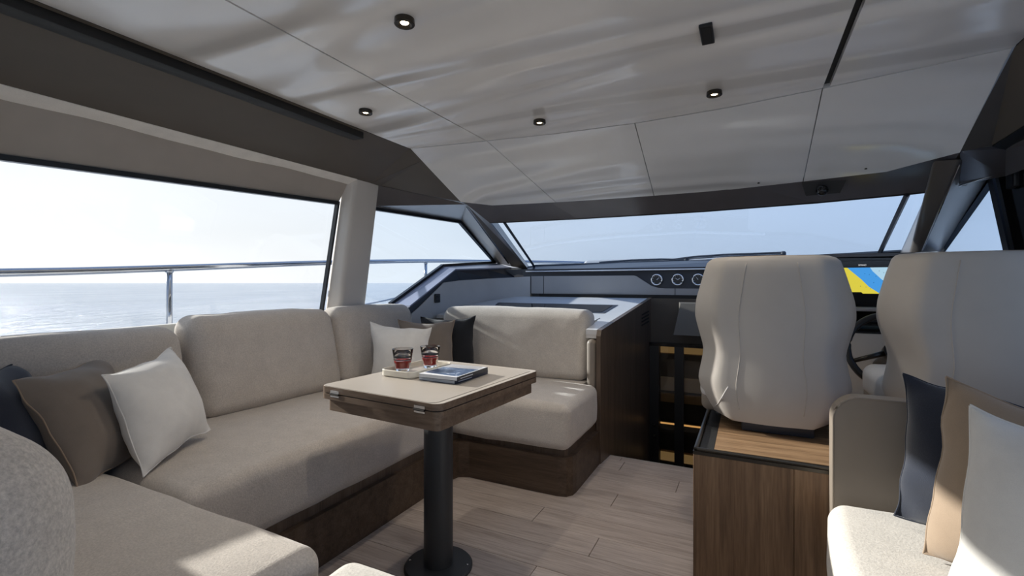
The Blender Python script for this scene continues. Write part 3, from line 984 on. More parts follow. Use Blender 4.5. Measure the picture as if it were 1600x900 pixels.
su = thing('mirror_steps_unit', (-0.45, 4.1, -0.9), 'glass-fronted black shelves with amber tiers, put in for mirrored steps in the stairwell', 'shelf unit')
obj('back', box(-0.74, 0.0, 4.30, 4.32, -0.9, 0.64), 'dark_gap', su)
obj('top_rail', box(-0.735, -0.02, 3.98, 4.03, 0.605, 0.632), 'blackgloss', su)
obj('post', box(-0.535, -0.465, 3.985, 4.02, -0.9, 0.605), 'black', su)
dr = obj('door', box(-0.735, -0.655, 3.99, 4.02, -0.9, 0.605), 'black', su)
for z in (-0.04, -0.13):
    obj('knob', lathe(-0.69, 3.982, [(0.010, z - 0.01), (0.014, z), (0.010, z + 0.01)], 10), 'bronze', dr)
obj('post', box(-0.17, -0.10, 3.985, 4.02, -0.9, 0.605), 'black', su)
obj('pane', box(-0.655, -0.535, 4.0, 4.006, -0.9, 0.605), 'smoke', su)
obj('pane', box(-0.465, -0.17, 4.0, 4.006, -0.9, 0.605), 'smoke', su)
for z, m_ in ((0.565, 'led_dim'), (0.165, 'shelf_tan'), (0.28, 'gel'), (-0.32, 'led_dim')):
    hgt_ = {0.565: 0.07, 0.165: 0.07, 0.28: 0.11, -0.32: 0.09}[z]
    obj('shelf', box(-0.66, -0.10, 4.10, 4.29, z - hgt_ / 2, z + hgt_ / 2), 'shelf_tan' if m_ != 'gel' else 'gel', su)
    if m_ == 'led_dim':
        obj('lit_panel', box(-0.66, -0.10, 4.092, 4.098, z - hgt_ / 2 + 0.01, z + hgt_ / 2 - 0.01), 'led_dim', su)
obj('glow_strip', box(-0.66, -0.10, 4.09, 4.098, -0.052, -0.040), 'led', su)
obj('glow_strip', box(-0.66, -0.10, 4.05, 4.065, 0.600, 0.604), 'fill_glow', su)  # added glow tucked behind the top rail
obj('glow_strip', box(-0.66, -0.10, 4.20, 4.22, 0.124, 0.129), 'fill_glow', su)  # added glow hidden under the shelf
obj('shelf', box(-0.66, -0.10, 4.10, 4.29, -0.040, -0.03), 'black', su)
for k, (x, mat_, lab) in enumerate(((-0.615, 'bottle_brown', 'brown bottle on the lit shelf next to the black door'), (-0.575, 'orange', 'small orange bottle on the lit shelf by the black post'), (-0.40, 'bottle_brown', 'brown bottle on the shelf right of the black post'))):
    t = thing('bottle', (x, 4.17, 0.335), lab, 'bottle', 'bottles on the lit shelf')
    obj('body', lathe(x, 4.17, [(0.022, 0.335), (0.024, 0.345), (0.024, 0.41), (0.010, 0.44)], 14), mat_, t, 40)
    obj('neck', lathe(x, 4.17, [(0.010, 0.44), (0.009, 0.475), (0.011, 0.478), (0.011, 0.485)], 12), 'black', t, 40)

# ------------------------------------------------------------------ sea, foredeck, rail, wipers
bm = bmesh.new()
vs = [bm.verts.new(p) for p in ((-9000, -9000, -1.9), (9000, -9000, -1.9), (9000, 9000, -1.9), (-9000, 9000, -1.9))]
bm.faces.new(vs)
tag(obj('sea', bm, 'sea'), 'calm pale blue sea reaching to the horizon', 'sea', kind='stuff')

fd = thing('foredeck', (-0.5, 5.5, 0.6), 'white foredeck moulding seen over the windscreen base', 'deck', kind='structure')
obj('deck', strip([(-2.25, 4.50, 1.20), (-1.4, 4.56, 1.245), (-0.5, 4.60, 1.255), (0.4, 4.42, 1.262), (1.2, 4.1, 1.262)], [(-1.7, 7.0, 1.28), (-1.2, 7.3, 1.30), (-0.5, 7.4, 1.305), (0.2, 7.3, 1.30), (0.7, 7.0, 1.29)], (0, 0, -0.08)), 'gel', fd)
obj('sunpad', cushion((-0.75, 5.75, 1.30), (1.7, 1.7, 0.13), 0.05, (0, 0, 0.01), nin=4, nc=3), 'sidegrey', fd, 180)
obj('side_deck', slab([(-2.62, -2.6, 0.30), (-2.62, 2.9, 0.35), (-2.70, 4.6, 0.60), (-3.12, 4.3, 0.55), (-3.14, -2.6, 0.25)], (0, 0, -0.05)), 'gel', fd)
obj('bulwark', strip([(-3.14, -2.6, 0.45), (-3.14, 0.9, 0.52), (-3.12, 2.2, 0.72), (-3.10, 3.2, 0.885), (-3.05, 4.3, 1.02), (-2.7, 5.6, 1.15), (-1.7, 7.1, 1.25)],
                     [(-3.2, -2.6, -1.9), (-3.2, 0.9, -1.9), (-3.15, 2.2, -1.9), (-3.05, 3.2, -1.9), (-2.9, 4.3, -1.9), (-2.4, 5.6, -1.9), (-1.4, 7.1, -1.9)], (-0.03, 0, 0)), 'gel', fd)

gr = thing('guard_rail', (-3.1, 1.6, 0.5), 'stainless steel guard rail along the port side deck', 'rail')


def curve_pts(pts, n=8):
    P = [Vector(p) for p in pts]
    P = [P[0] * 2 - P[1]] + P + [P[-1] * 2 - P[-2]]
    out = []
    for i in range(1, len(P) - 2):
        a, b, c, d = P[i - 1:i + 3]
        for k in range(n):
            t = k / n
            out.append(0.5 * ((2 * b) + (c - a) * t + (2 * a - 5 * b + 4 * c - d) * t * t + (3 * b - a - 3 * c + d) * t ** 3))
    out.append(P[-2])
    return out


rail = [(-3.1, -2.6, 1.05), (-3.1, -0.5, 1.11), (-3.1, 0.90, 1.167), (-3.1, 1.617, 1.208), (-3.1, 2.79, 1.285), (-3.1, 4.13, 1.355), (-2.95, 5.3, 1.395), (-2.45, 6.2, 1.41), (-1.75, 7.2, 1.41)]
obj('top_rail', tube(curve_pts(rail), 0.0205, 14), 'steel', gr, 180)
for (y, z, zb) in ((-1.0, 1.10, 0.45), (1.617, 1.20, 0.62), (4.13, 1.345, 1.0)):
    obj('stanchion', tube([(-3.1, y, zb), (-3.1, y, z)], 0.0165, 12), 'steel', gr, 180)
    obj('collar', lathe(-3.1, y, [(0.017, z - 0.02), (0.022, z - 0.015), (0.022, z), (0.017, z + 0.004)], 12), 'steel', gr, 180)
low = [(-3.1, -2.6, 0.72), (-3.1, 0.90, 0.79), (-3.1, 1.617, 0.84), (-3.1, 3.15, 0.918), (-3.1, 4.13, 1.03), (-2.95, 5.3, 1.15)]
obj('lower_wire', tube(curve_pts(low), 0.008, 8), 'steel', gr, 180)

for i, (pts, lab) in enumerate((([(-1.30, 4.50, 1.318), (-1.0, 4.53, 1.334), (-0.72, 4.52, 1.338), (-0.50, 4.49, 1.326)], 'black windscreen wiper lying left of the other at the windscreen base'),
                                ([(-0.66, 4.57, 1.330), (-0.45, 4.55, 1.354), (-0.2, 4.50, 1.364), (0.25, 4.41, 1.364)], 'black windscreen wiper rising behind the helm seat'))):
    w_ = thing('wiper', pts[0], lab, 'wiper', 'windscreen wipers')
    obj('arm', tube(pts, 0.010, 6), 'wiper', w_)
    obj('blade', tube([(p[0], p[1] - 0.02, p[2] - 0.016) for p in pts], 0.006, 6), 'wiper', w_)
    obj('pivot', lathe(pts[-1][0], pts[-1][1], [(0.02, pts[-1][2] - 0.06), (0.02, pts[-1][2]), (0.012, pts[-1][2] + 0.012)], 12), 'wiper', w_)

# ------------------------------------------------------------------ U-shaped sofa
sf = thing('corner_sofa', (-1.9, 1.7, 0), 'beige U-shaped corner sofa on a dark wood plinth under the port windows', 'sofa')
# plinth: three boxes with a rounded free corner
bm = bmesh.new()
out = [(-2.55, 0.40), (-0.97, 0.40), (-0.97, 0.74), (-1.51, 0.74), (-1.51, 2.25), (-1.495, 2.305), (-1.44, 2.33), (-0.90, 2.33), (-0.855, 2.342), (-0.83, 2.375), (-0.825, 2.42), (-0.825, 2.862), (-0.853, 2.862), (-0.853, 3.03), (-2.27, 3.03), (-2.55, 2.6)]
obj('plinth', slab([(x, y, 0.0) for x, y in out], (0, 0, 0.205)), 'plinth', sf)
ins = [(-2.5, 0.45), (-1.0, 0.45), (-1.0, 0.71), (-1.535, 0.71), (-1.535, 2.355), (-0.87, 2.355), (-0.856, 2.375), (-0.856, 3.0), (-2.27, 3.0), (-2.5, 2.6)]
obj('plinth_recess', slab([(x, y, 0.205) for x, y in ins], (0, 0, 0.04)), 'cab_wood', sf)
obj('seat_cushion', cushion((-1.925, 1.56, 0.364), (0.83, 1.47, 0.236), 0.045, (0.006, 0.0, 0.022), 0.005, 12, 5, seed=1), 'sofa', sf, 180)
obj('seat_cushion', cushion((-1.56, 2.58, 0.367), (1.46, 0.56, 0.240), 0.045, (0.004, 0.006, 0.022), 0.005, 12, 5, seed=2), 'sofa', sf, 180)
obj('seat_cushion', cushion((-1.62, 0.58, 0.370), (1.42, 0.48, 0.240), 0.045, (0.004, 0.0, 0.018), 0.005, 12, 5, seed=3), 'sofa', sf, 180)


def lean(k):
    def f(v, u):
        v.x -= k * (u[2] + 1) / 2
        return v
    return f


def leany(k):
    def f(v, u):
        v.y += k * (u[2] + 1) / 2
        return v
    return f


obj('back_cushion', cushion((-2.285, 0.80, 0.690), (0.20, 0.90, 0.455), 0.07, (0.02, 0.008, 0.01), 0.006, 10, 5, shape=lean(0.10), seed=4), 'sofa', sf, 180)
obj('back_cushion', cushion((-2.285, 1.705, 0.722), (0.20, 0.835, 0.475), 0.07, (0.02, 0.008, 0.01), 0.006, 10, 5, shape=lean(0.10), seed=5), 'sofa', sf, 180)
obj('back_cushion', cushion((-2.285, 2.495, 0.722), (0.20, 0.73, 0.475), 0.07, (0.02, 0.008, 0.01), 0.006, 10, 5, shape=lean(0.08), seed=6), 'sofa', sf, 180)
obj('back_cushion', cushion((-1.50, 2.985, 0.712), (1.14, 0.19, 0.455), 0.062, (0.004, 0.022, 0.008), 0.007, 12, 5, shape=leany(0.07), seed=7), 'sofa', sf, 180)
obj('seat_deck', box(-2.1, -0.93, 2.85, 3.09, 0.245, 0.488, 0.01, 2), 'sofa', sf, 40)
obj('back_board', box(-0.915, -0.853, 2.865, 3.06, 0.245, 0.765, 0.028, 4), 'taupe_leather', sf, 50)
obj('back_cushion', cushion((-1.60, 0.225, 0.635), (1.385, 0.32, 0.54), 0.155, (0.01, 0.015, 0.01), 0.006, 12, 8, seed=8), 'boucle', sf, 180)

# stool in the very foreground
st = thing('ottoman', (-0.6, 0.55, 0), 'pale square stool at the bottom edge in front of the sofa end', 'stool')
obj('seat', cushion((-0.590, 0.565, 0.368), (0.57, 0.59, 0.19), 0.05, (0.0, 0.0, 0.012), 0.003, 8, 5), 'stool', st, 180)
obj('base', box(-0.83, -0.34, 0.30, 0.81, 0.0, 0.27, 0.02, 3), 'taupe_leather', st, 40)
bp = []
for (cx, cy, a0) in ((-0.822, 0.807, 90), (-0.822, 0.323, 180), (-0.358, 0.323, 270), (-0.358, 0.807, 0)):
    for k in range(6):
        a = R(a0 + 90 * k / 5)
        bp.append((cx + 0.052 * math.cos(a), cy + 0.052 * math.sin(a), 0.413))
obj('piping', tube(bp, 0.004, 6, closed=True), 'stool', st, 180)

# throw pillows on the port side
pillow('throw_pillow', (-1.953, 0.812, 0.805), (-2.180, 1.146, 0.847), (-1.750, 0.835, 0.490), (-1.934, 1.157, 0.535), 0.15, 'white_cloth', 'white throw pillow leaning in front of the taupe one in the near sofa corner', 'throw pillows', 1)
pillow('throw_pillow', (-2.066, 0.630, 0.815), (-2.310, 0.955, 0.825), (-1.790, 0.690, 0.487), (-2.035, 1.010, 0.487), 0.15, 'taupe_cloth', 'taupe throw pillow between the navy and white ones in the near sofa corner', 'throw pillows', 2, 'tan_cloth')
pillow('throw_pillow', (-2.08, 0.44, 0.83), (-2.285, 0.715, 0.845), (-1.86, 0.51, 0.487), (-2.09, 0.80, 0.487), 0.13, 'navy_cloth', 'navy throw pillow at the far left edge on the sofa', 'throw pillows', 3)
# throw pillows in the forward corner
pillow('throw_pillow', (-2.150, 2.285, 0.873), (-1.776, 2.430, 0.842), (-2.075, 2.190, 0.490), (-1.725, 2.330, 0.490), 0.14, 'white_cloth', 'white throw pillow standing foremost in the forward sofa corner behind the drinks', 'throw pillows', 4, pinch=0.15)
pillow('throw_pillow', (-2.130, 2.530, 0.870), (-1.775, 2.690, 0.868), (-2.060, 2.440, 0.490), (-1.710, 2.600, 0.490), 0.13, 'taupe_cloth', 'taupe throw pillow between the white and black ones in the forward sofa corner', 'throw pillows', 5, 'tan_cloth', pinch=0.15)
pillow('throw_pillow', (-2.100, 2.735, 0.880), (-1.690, 2.825, 0.892), (-2.040, 2.650, 0.490), (-1.635, 2.740, 0.490), 0.12, 'black_cloth', 'black throw pillow at the back of the forward sofa corner', 'throw pillows', 6, pinch=0.15)

# ------------------------------------------------------------------ table
TZ = 0.747
tb = thing('folding_table', (-1.097, 1.544, 0), 'square folding table with leather inlay on a dark round column', 'table')


def rrect(x0, x1, y0, y1, r, n=5):
    pts = []
    for cx, cy, a0 in ((x1 - r, y1 - r, 0), (x0 + r, y1 - r, 90), (x0 + r, y0 + r, 180), (x1 - r, y0 + r, 270)):
        for k in range(n + 1):
            a = R(a0 + 90 * k / n)
            pts.append((cx + r * math.cos(a), cy + r * math.sin(a)))
    return pts


ROT = Matrix.Rotation(R(-4.0), 3, 'Z')
tcn = Vector((-1.103, 1.548, 0))


def tq(x, y, z):                           # table frame -> world
    v = ROT @ Vector((x, y, 0)) + tcn
    return (v.x, v.y, z)


hw, hl = 0.278, 0.333
for (z0, z1, m_, ins_, nm, r) in ((0.724, TZ - 0.002, 'table_wood', 0, 'upper_leaf', 0.03), (0.700, 0.7205, 'table_wood', 0.0, 'lower_leaf', 0.03), (0.655, 0.700, 'table_wood', 0.018, 'table_frame', 0.02)):
    b = slab([tq(x, y, z0) for x, y in rrect(-hw + ins_, hw - ins_, -hl + ins_, hl - ins_, r)], (0, 0, z1 - z0))
    obj(nm, b, m_, tb, 30)
obj('fold_gap', slab([tq(x, y, 0.7205) for x, y in rrect(-hw + .004, hw - .004, -hl + .004, hl - .004, 0.03)], (0, 0, 0.0035)), 'dark_gap', tb)
obj('leather_inlay', slab([tq(x, y, TZ - 0.002) for x, y in rrect(-hw + .004, hw - .022, -hl + .004, hl - .022, 0.026)], (0, 0, 0.002)), 'table_leather', tb)
obj('edge_band', slab([tq(x, y, TZ - 0.002) for x, y in rrect(-hw + .002, hw - .002, -hl + .002, hl - .002, 0.028)], (0, 0, 0.0008)), 'inlay_line', tb)
for hx in (-hw + 0.085, hw - 0.075):
    hb = bmesh.new()
    slab([tq(hx - 0.022, -hl - 0.001, 0.712), tq(hx + 0.022, -hl - 0.001, 0.712), tq(hx + 0.022, -hl - 0.001, 0.735), tq(hx - 0.022, -hl - 0.001, 0.735)], ROT @ Vector((0, -0.003, 0)), hb)
    hg = obj('hinge', hb, 'chrome', tb)
    obj('hinge_pin', tube([tq(hx - 0.022, -hl - 0.005, 0.722), tq(hx + 0.022, -hl - 0.005, 0.722)], 0.004, 8), 'bronze', hg)
obj('column', lathe(-1.097, 1.544, [(0.057, 0.012), (0.057, 0.655)], 40), 'column', tb, 40)
bs = obj('base_plate', lathe(-1.097, 1.544, [(0.134, 0.0), (0.134, 0.008), (0.128, 0.014), (0.062, 0.016)], 48), 'column', tb, 40)
for k in range(4):
    a = R(20 + 90 * k)
    obj('screw', lathe(-1.097 + 0.116 * math.cos(a), 1.544 + 0.116 * math.sin(a), [(0.005, 0.013), (0.005, 0.0165), (0.003, 0.018)], 10), 'chrome', bs)

# tray
ty = thing('serving_tray', (-1.25, 1.58, TZ), 'small cream serving tray with raised rim under the two glasses', 'tray')
RT = Matrix.Rotation(R(-3), 3, 'Z')
tyc = Vector((-1.236, 1.592, 0))


def tyq(x, y, z):
    v = RT @ Vector((x, y, 0)) + tyc
    return (v.x, v.y, z)


bm = bmesh.new()
rings = []
for (ins_, z, r) in ((0.006, TZ, 0.022), (0.0, TZ + 0.006, 0.028), (0.0, TZ + 0.026, 0.028), (0.002, TZ + 0.028, 0.026), (0.006, TZ + 0.026, 0.022), (0.008, TZ + 0.010, 0.020)):
    rings.append([bm.verts.new(tyq(x, y, z)) for x, y in rrect(-0.083 + ins_, 0.083 - ins_, -0.135 + ins_, 0.135 - ins_, r)])
for a, b in zip(rings, rings[1:]):
    for k in range(len(a)):
        bm.faces.new((a[k], a[(k + 1) % len(a)], b[(k + 1) % len(a)], b[k]))
bm.faces.new(rings[0][::-1]); bm.faces.new(rings[-1])
obj('tray_body', bm, 'tray', ty, 40)
obj('tray_liner', slab([tyq(x, y, TZ + 0.0102) for x, y in rrect(-0.073, 0.073, -0.125, 0.125, 0.018)], (0, 0, 0.0012)), 'table_leather', ty)

for i, (x, y, lab) in enumerate(((-1.272, 1.540, 'glass tumbler of red drink nearer the left end of the tray'), (-1.218, 1.655, 'glass tumbler of red drink at the far end of the tray beside the books'))):
    z = TZ + 0.0118
    g = thing('drinking_glass', (x, y, z), lab, 'glass', 'glasses on the tray')
    hh, rb, rt_ = 0.090, 0.029, 0.043
    obj('tumbler', lathe(x, y, [(rb - 0.002, z), (rb, z + 0.003), (rt_, z + hh), (rt_ - 0.001, z + hh + 0.0012), (rt_ - 0.0022, z + hh), (rb - 0.0015, z + 0.012), (0.012, z + 0.010)], 36), 'glassware', g, 40)
    rl = rb + (rt_ - rb) * 0.48 - 0.0022
    obj('drink', lathe(x, y, [(rb - 0.0025, z + 0.0135), (rl, z + 0.044)], 36), 'wine', g, 40)
    bm = bmesh.new()
    for zz, th_ in ((0.0465, 0.004), (0.056, 0.009)):
        rr_ = rb + (rt_ - rb) * zz / hh + 0.0004
        lathe(x, y, [(rr_, z + zz), (rr_ + 0.0004, z + zz + th_)], 36, bm, False, False)
    obj('refraction_band', bm, 'dial', g, 40)  # dark bands put in for refraction in the drink

# books
BK = [(0, 'navy-spined magazine lying beneath another at the tray end', 'spine2', 0.0), (1, 'magazine with a blue and white photo cover lying on top of another', 'spine', 0.0145)]
for k, lab, spn, dz in BK:
    z0 = TZ + dz
    cx, cy, an = ((-1.048, 1.583, -2.0), (-1.037, 1.568, 1.0))[k]
    Rk = Matrix.Rotation(R(an), 3, 'Z')

    def bq(x, y, z):
        v = Rk @ Vector((x, y, 0)) + Vector((cx, cy, 0))
        return (v.x, v.y, z)
    w, l, h_ = 0.086, 0.115, 0.0145
    bk = thing('magazine', (cx, cy, z0), lab, 'book', 'magazines on the table')
    obj('pages', slab([bq(x, y, z0 + 0.0012) for x, y in ((-w + .002, -l + .001), (w - .003, -l + .001), (w - .003, l - .001), (-w + .002, l - .001))], (0, 0, h_ - 0.0024)), 'paper', bk)
    obj('back_cover', slab([bq(x, y, z0) for x, y in ((-w, -l), (w, -l), (w, l), (-w, l))], (0, 0, 0.0012)), spn, bk)
    fc = obj('front_cover', slab([bq(x, y, z0 + h_ - 0.0012) for x, y in ((-w, -l), (w, -l), (w, l), (-w, l))], (0, 0, 0.0012)), 'white_print', bk)
    obj('spine', slab([bq(x, y, z0) for x, y in ((w - .003, -l), (w, -l), (w, l), (w - .003, l))], (0, 0, h_)), spn, bk)
    if k == 1:
        obj('cover_photo', slab([bq(x, y, z0 + h_) for x, y in ((-w + 0.006, -l + 0.03), (w - 0.008, -l + 0.012), (w - 0.008, l - 0.06), (-w + 0.006, l - 0.075))], (0, 0, 0.0003)), 'cover', fc)
    obj('spine_title', slab([bq(x, y, z0 + 0.005) for x, y in ((w, -l + 0.02), (w + 0.0004, -l + 0.02), (w + 0.0004, -l + 0.11), (w, -l + 0.11))], (0, 0, 0.003)), 'white_print', bk)

# ------------------------------------------------------------------ helm plinth and seats
cs = thing('helm_plinth', (0.4, 2.3, 0), 'walnut plinth with a wood top that carries the two helm seats', 'cabinet')
obj('body', box(-0.184, 1.10, 1.872, 2.98, 0.0, 0.488, 0.006, 2), 'walnut', cs, 40)
for k in range(4):
    x0 = -0.184 + k * 0.321
    obj('front_veneer', box(x0 + 0.0005, x0 + 0.3205, 1.860, 1.873, 0.0, 0.489, 0.001, 1), 'walnut', cs)
obj('rim', slab([(-0.184, 1.860, 0.489), (1.10, 1.860, 0.489), (1.10, 2.98, 0.489), (-0.184, 2.98, 0.489)], (0, 0, 0.012)), 'bronze', cs)
obj('wood_top', box(-0.115, 1.09, 1.905, 2.97, 0.501, 0.5035), 'walnut_top', cs)
obj('edge_lip', box(-0.182, -0.166, 1.862, 2.98, 0.500, 0.514, 0.004, 2), 'bronze', cs, 40)
obj('edge_lip', box(-0.182, 1.10, 1.862, 1.874, 0.500, 0.514, 0.004, 2), 'bronze', cs, 40)
obj('top_mat', box(-0.164, -0.116, 1.878, 2.97, 0.5005, 0.5035), 'track', cs)


def helm_seat(cx, label):
    t = thing('helm_chair', (cx, 2.3, 0.5035), label, 'seat', 'helm seats')
    half = [(0.548, 0.196), (0.558, 0.218), (0.590, 0.238), (0.635, 0.258), (0.70, 0.278), (0.77, 0.264), (0.83, 0.254), (0.895, 0.271), (0.975, 0.292), (1.045, 0.287), (1.11, 0.270), (1.178, 0.252), (1.208, 0.243), (1.222, 0.230), (1.228, 0.215)]
    half = [(z, w * 1.03) for z, w in half]
    # rows by height: aft face wraps forward at the bolsters
    bm = bmesh.new()
    cols = 28

    def W(z):
        for (z0, w0), (z1, w1) in zip(half, half[1:]):
            if z0 <= z <= z1:
                return w0 + (w1 - w0) * (z - z0) / (z1 - z0)
        return half[-1][1]
    zs = []
    for (z0, w0), (z1, w1) in zip(half, half[1:]):
        m = max(1, int((z1 - z0) / 0.02))
        zs += [z0 + (z1 - z0) * i / m for i in range(m)]
    zs.append(half[-1][0])
    sm = lambda z: sum(W(min(max(z + d, half[0][0]), half[-1][0])) for d in (-0.02, -0.01, 0, 0.01, 0.02)) / 5 if half[0][0] + 0.03 < z < half[-1][0] - 0.03 else W(z)

    def back(u, z):
        """aft surface: flat centre, bolsters folding forward, belly low down"""
        k = max(0.0, abs(u) - 0.70) / 0.30
        y = 2.145 + 0.12 * k ** 1.05
        y += 0.030 * ((z - 0.545) / 0.68) ** 1.3                      # slight rake
        if z < 0.70:
            y += 0.018 * ((0.70 - z) / 0.155) ** 2
        if z > 1.19:
            y += 0.018 * ((z - 1.19) / 0.038) ** 2
        y -= 0.006 * math.cos(u * 4.3)
        return y

    def front(u, z):
        k = max(0.0, abs(u) - 0.5) / 0.5
        return back(u, z) + (0.125 - 0.055 * k) * (1 - 0.35 * max(0, (z - 1.15) / 0.08))
    A, B = [], []
    for z in zs:
        w = sm(z)
        A.append([bm.verts.new((cx + w * (-1 + 2 * i / cols), back(-1 + 2 * i / cols, z), z)) for i in range(cols + 1)])
        B.append([bm.verts.new((cx + w * 0.985 * (-1 + 2 * i / cols), front(-1 + 2 * i / cols, z), z + 0.006)) for i in range(cols + 1)])
    n = len(zs)
    for j in range(n - 1):
        for i in range(cols):
            bm.faces.new((A[j][i], A[j][i + 1], A[j + 1][i + 1], A[j + 1][i]))
            bm.faces.new((B[j][i], B[j + 1][i], B[j + 1][i + 1], B[j][i + 1]))
        bm.faces.new((A[j][0], A[j + 1][0], B[j + 1][0], B[j][0]))
        bm.faces.new((A[j][-1], B[j][-1], B[j + 1][-1], A[j + 1][-1]))
    for i in range(cols):
        bm.faces.new((A[0][i], B[0][i], B[0][i + 1], A[0][i + 1]))
        bm.faces.new((A[-1][i], A[-1][i + 1], B[-1][i + 1], B[-1][i]))
    br = obj('backrest', bm, 'helm', t, 42)
    for u0, u1 in ((-0.36, -0.50), (0.36, 0.46)):
        pts = []
        for z in [0.60 + i * 0.6 / 30 for i in range(31)]:
            u = u0 + (u1 - u0) * ((1.2 - z) / 0.6) * 0.8
            pts.append((cx + sm(z) * u, back(u, z) - 0.0006, z))
        obj('seam', tube(pts, 0.0016, 5), 'helm', br, 180)
    # the fold at the lower left of the bolster
    f_ = []
    for i in range(9):
        a = i / 8
        u = -0.86 + 0.30 * a ** 0.8
        z = 0.590 + 0.10 * a
        f_.append((cx + sm(z) * u, back(u, z) - 0.001, z))
    obj('welt', tube(f_, 0.0028, 6), 'helm_pale', br, 180)
    # pillow-like head rest on top
    hr = cushion((cx + 0.005, 2.27, 1.198), (0.34, 0.11, 0.065), 0.03, (0.0, 0.004, 0.004), nin=6, nc=4)
    obj('headrest', hr, 'tan_leather', t, 180)
    obj('seat_cushion', cushion((cx, 2.50, 0.672), (0.555, 0.50, 0.14), 0.045, (0, 0, 0.012), nin=8, nc=4), 'helm_pale', t, 180)
    obj('seat_shell', cushion((cx, 2.50, 0.600), (0.545, 0.48, 0.09), 0.03, nin=4, nc=3), 'taupe_leather', t, 180)
    obj('pedestal', box(cx - 0.11, cx + 0.15, 2.20, 2.55, 0.5035, 0.56, 0.008, 2), 'dashdark', t, 40)
    return t


M['tan_leather'] = leather('tan_leather', (0.46, 0.37, 0.28, 1), 0.5)
helm_seat(0.082, 'pale leather helm seat nearer the stairs, seen whole from behind')
helm_seat(0.752, 'pale leather helm seat cut off by the right edge behind the pillows')

# ------------------------------------------------------------------ helm: hood, screen, wheel
hl_ = thing('helm_console', (0.5, 3.4, 0.5), 'dark helm console with hood and screen in front of the seats', 'helm console')
obj('body', slab([(0.03, 3.10, 0.5), (0.03, 3.10, 0.86), (0.03, 3.32, 1.00), (0.03, 3.32, 1.26), (0.03, 4.08, 1.23), (0.03, 4.08, 0.5)], (1.07, 0, 0)), 'track', hl_)
hd_ = [(-0.02, 3.22, 1.268), (0.05, 3.22, 1.283), (0.78, 3.22, 1.283), (0.86, 3.23, 1.272), (0.90, 3.26, 1.25)]
obj('hood', strip(hd_, [(p[0], 3.98, p[2] + 0.002) for p in hd_], (0, 0, -0.018)), 'header', hl_, 40)
obj('fascia', slab([(0.04, 3.262, 0.985), (0.88, 3.262, 0.985), (0.88, 3.262, 1.255), (0.04, 3.262, 1.268)], (0, 0.05, 0)), 'blackgloss', hl_)
obj('lower_shelf', box(0.10, 1.08, 3.16, 3.33, 0.965, 0.985, 0.005, 2), 'dashgrey', hl_, 40)
obj('switch_panel', slab([(0.35, 3.10, 0.87), (1.05, 3.10, 0.87), (1.05, 3.24, 0.955), (0.35, 3.24, 0.955)], (0, -0.004, 0.006)), 'blackgloss', hl_)
obj('knee_panel', slab([(0.05, 3.085, 0.5), (1.08, 3.085, 0.5), (1.08, 3.085, 0.85), (0.05, 3.085, 0.85)], (0, 0.012, 0)), 'sidegrey', hl_)
obj('switch', box(0.56, 0.66, 3.150, 3.165, 0.905, 0.935, 0.003, 1), 'black', hl_)
sc_ = thing('chart_screen', (0.62, 3.25, 1.05), 'lit chart display with yellow land and blue water between the helm seats', 'screen')
X0, X1, Z0, Z1, YS = 0.44, 0.80, 1.060, 1.206, 3.258
obj('bezel', box(0.40, 0.84, 3.2585, 3.264, 1.01, 1.245, 0.002, 1), 'blackgloss', sc_)
obj('chart_water', slab([(X0, YS, Z0), (X1, YS, Z0), (X1, YS, Z1), (X0, YS, Z1)], (0, 0.001, 0)), 'map_sea', sc_)
obj('chart_land', slab([(X0, YS - .0004, Z0), (0.650, YS - .0004, Z0), (0.60, YS - .0004, 1.098), (0.565, YS - .0004, 1.140), (0.515, YS - .0004, 1.190), (0.50, YS - .0004, Z1), (X0, YS - .0004, Z1)], (0, 0.0003, 0)), 'map_land', sc_)
obj('chart_deep_water', slab([(0.605, YS - .0004, Z1), (0.617, YS - .0004, 1.185), (0.652, YS - .0004, 1.145), (0.70, YS - .0004, 1.095), (0.71, YS - .0004, 1.085), (0.712, YS - .0004, Z1)], (0, 0.0003, 0)), 'map_deep', sc_)
obj('side_menu', slab([(0.712, YS - .0006, Z0), (X1, YS - .0006, Z0), (X1, YS - .0006, Z1 + .002), (0.712, YS - .0006, Z1 + .002)], (0, 0.0003, 0)), 'blackgloss', sc_)
obj('menu_button', slab([(0.718, YS - .001, 1.19), (0.732, YS - .001, 1.19), (0.732, YS - .001, 1.20), (0.718, YS - .001, 1.20)], (0, 0.0003, 0)), 'glow_white', sc_)
obj('compass_mark', slab([(0.697 + 0.009 * math.cos(a * math.pi / 8), YS - .0008, 1.195 + 0.007 * math.sin(a * math.pi / 8)) for a in range(16)], (0, 0.0003, 0)), 'map_mark', sc_)
obj('boat_mark', slab([(0.668, YS - .0008, 1.120), (0.680, YS - .0008, 1.117), (0.698, YS - .0008, 1.100), (0.690, YS - .0008, 1.096), (0.674, YS - .0008, 1.105)], (0, 0.0003, 0)), 'map_mark', sc_)
obj('scale_bar', slab([(0.52, YS - .0008, Z0), (0.572, YS - .0008, Z0), (0.565, YS - .0008, Z0 + .008), (0.52, YS - .0008, Z0 + .008)], (0, 0.0003, 0)), 'blackgloss', sc_)
for (x, z) in ((0.60, 1.165), (0.63, 1.155), (0.645, 1.185), (0.665, 1.175), (0.69, 1.135), (0.675, 1.15), (0.58, 1.17), (0.62, 1.12), (0.66, 1.13), (0.605, 1.085), (0.585, 1.095), (0.56, 1.10)):
    mk = bmesh.new()
    slab([(x, YS - .001, z), (x + .003, YS - .001, z), (x + .003, YS - .001, z + .003), (x, YS - .001, z + .003)], (0, 0.0003, 0), mk)
    obj('depth_mark', mk, 'map_mark', sc_)
tcv = bpy.data.curves.new('logo', 'FONT')
tcv.body = 'SIMRAD'
tcv.size = 0.0105
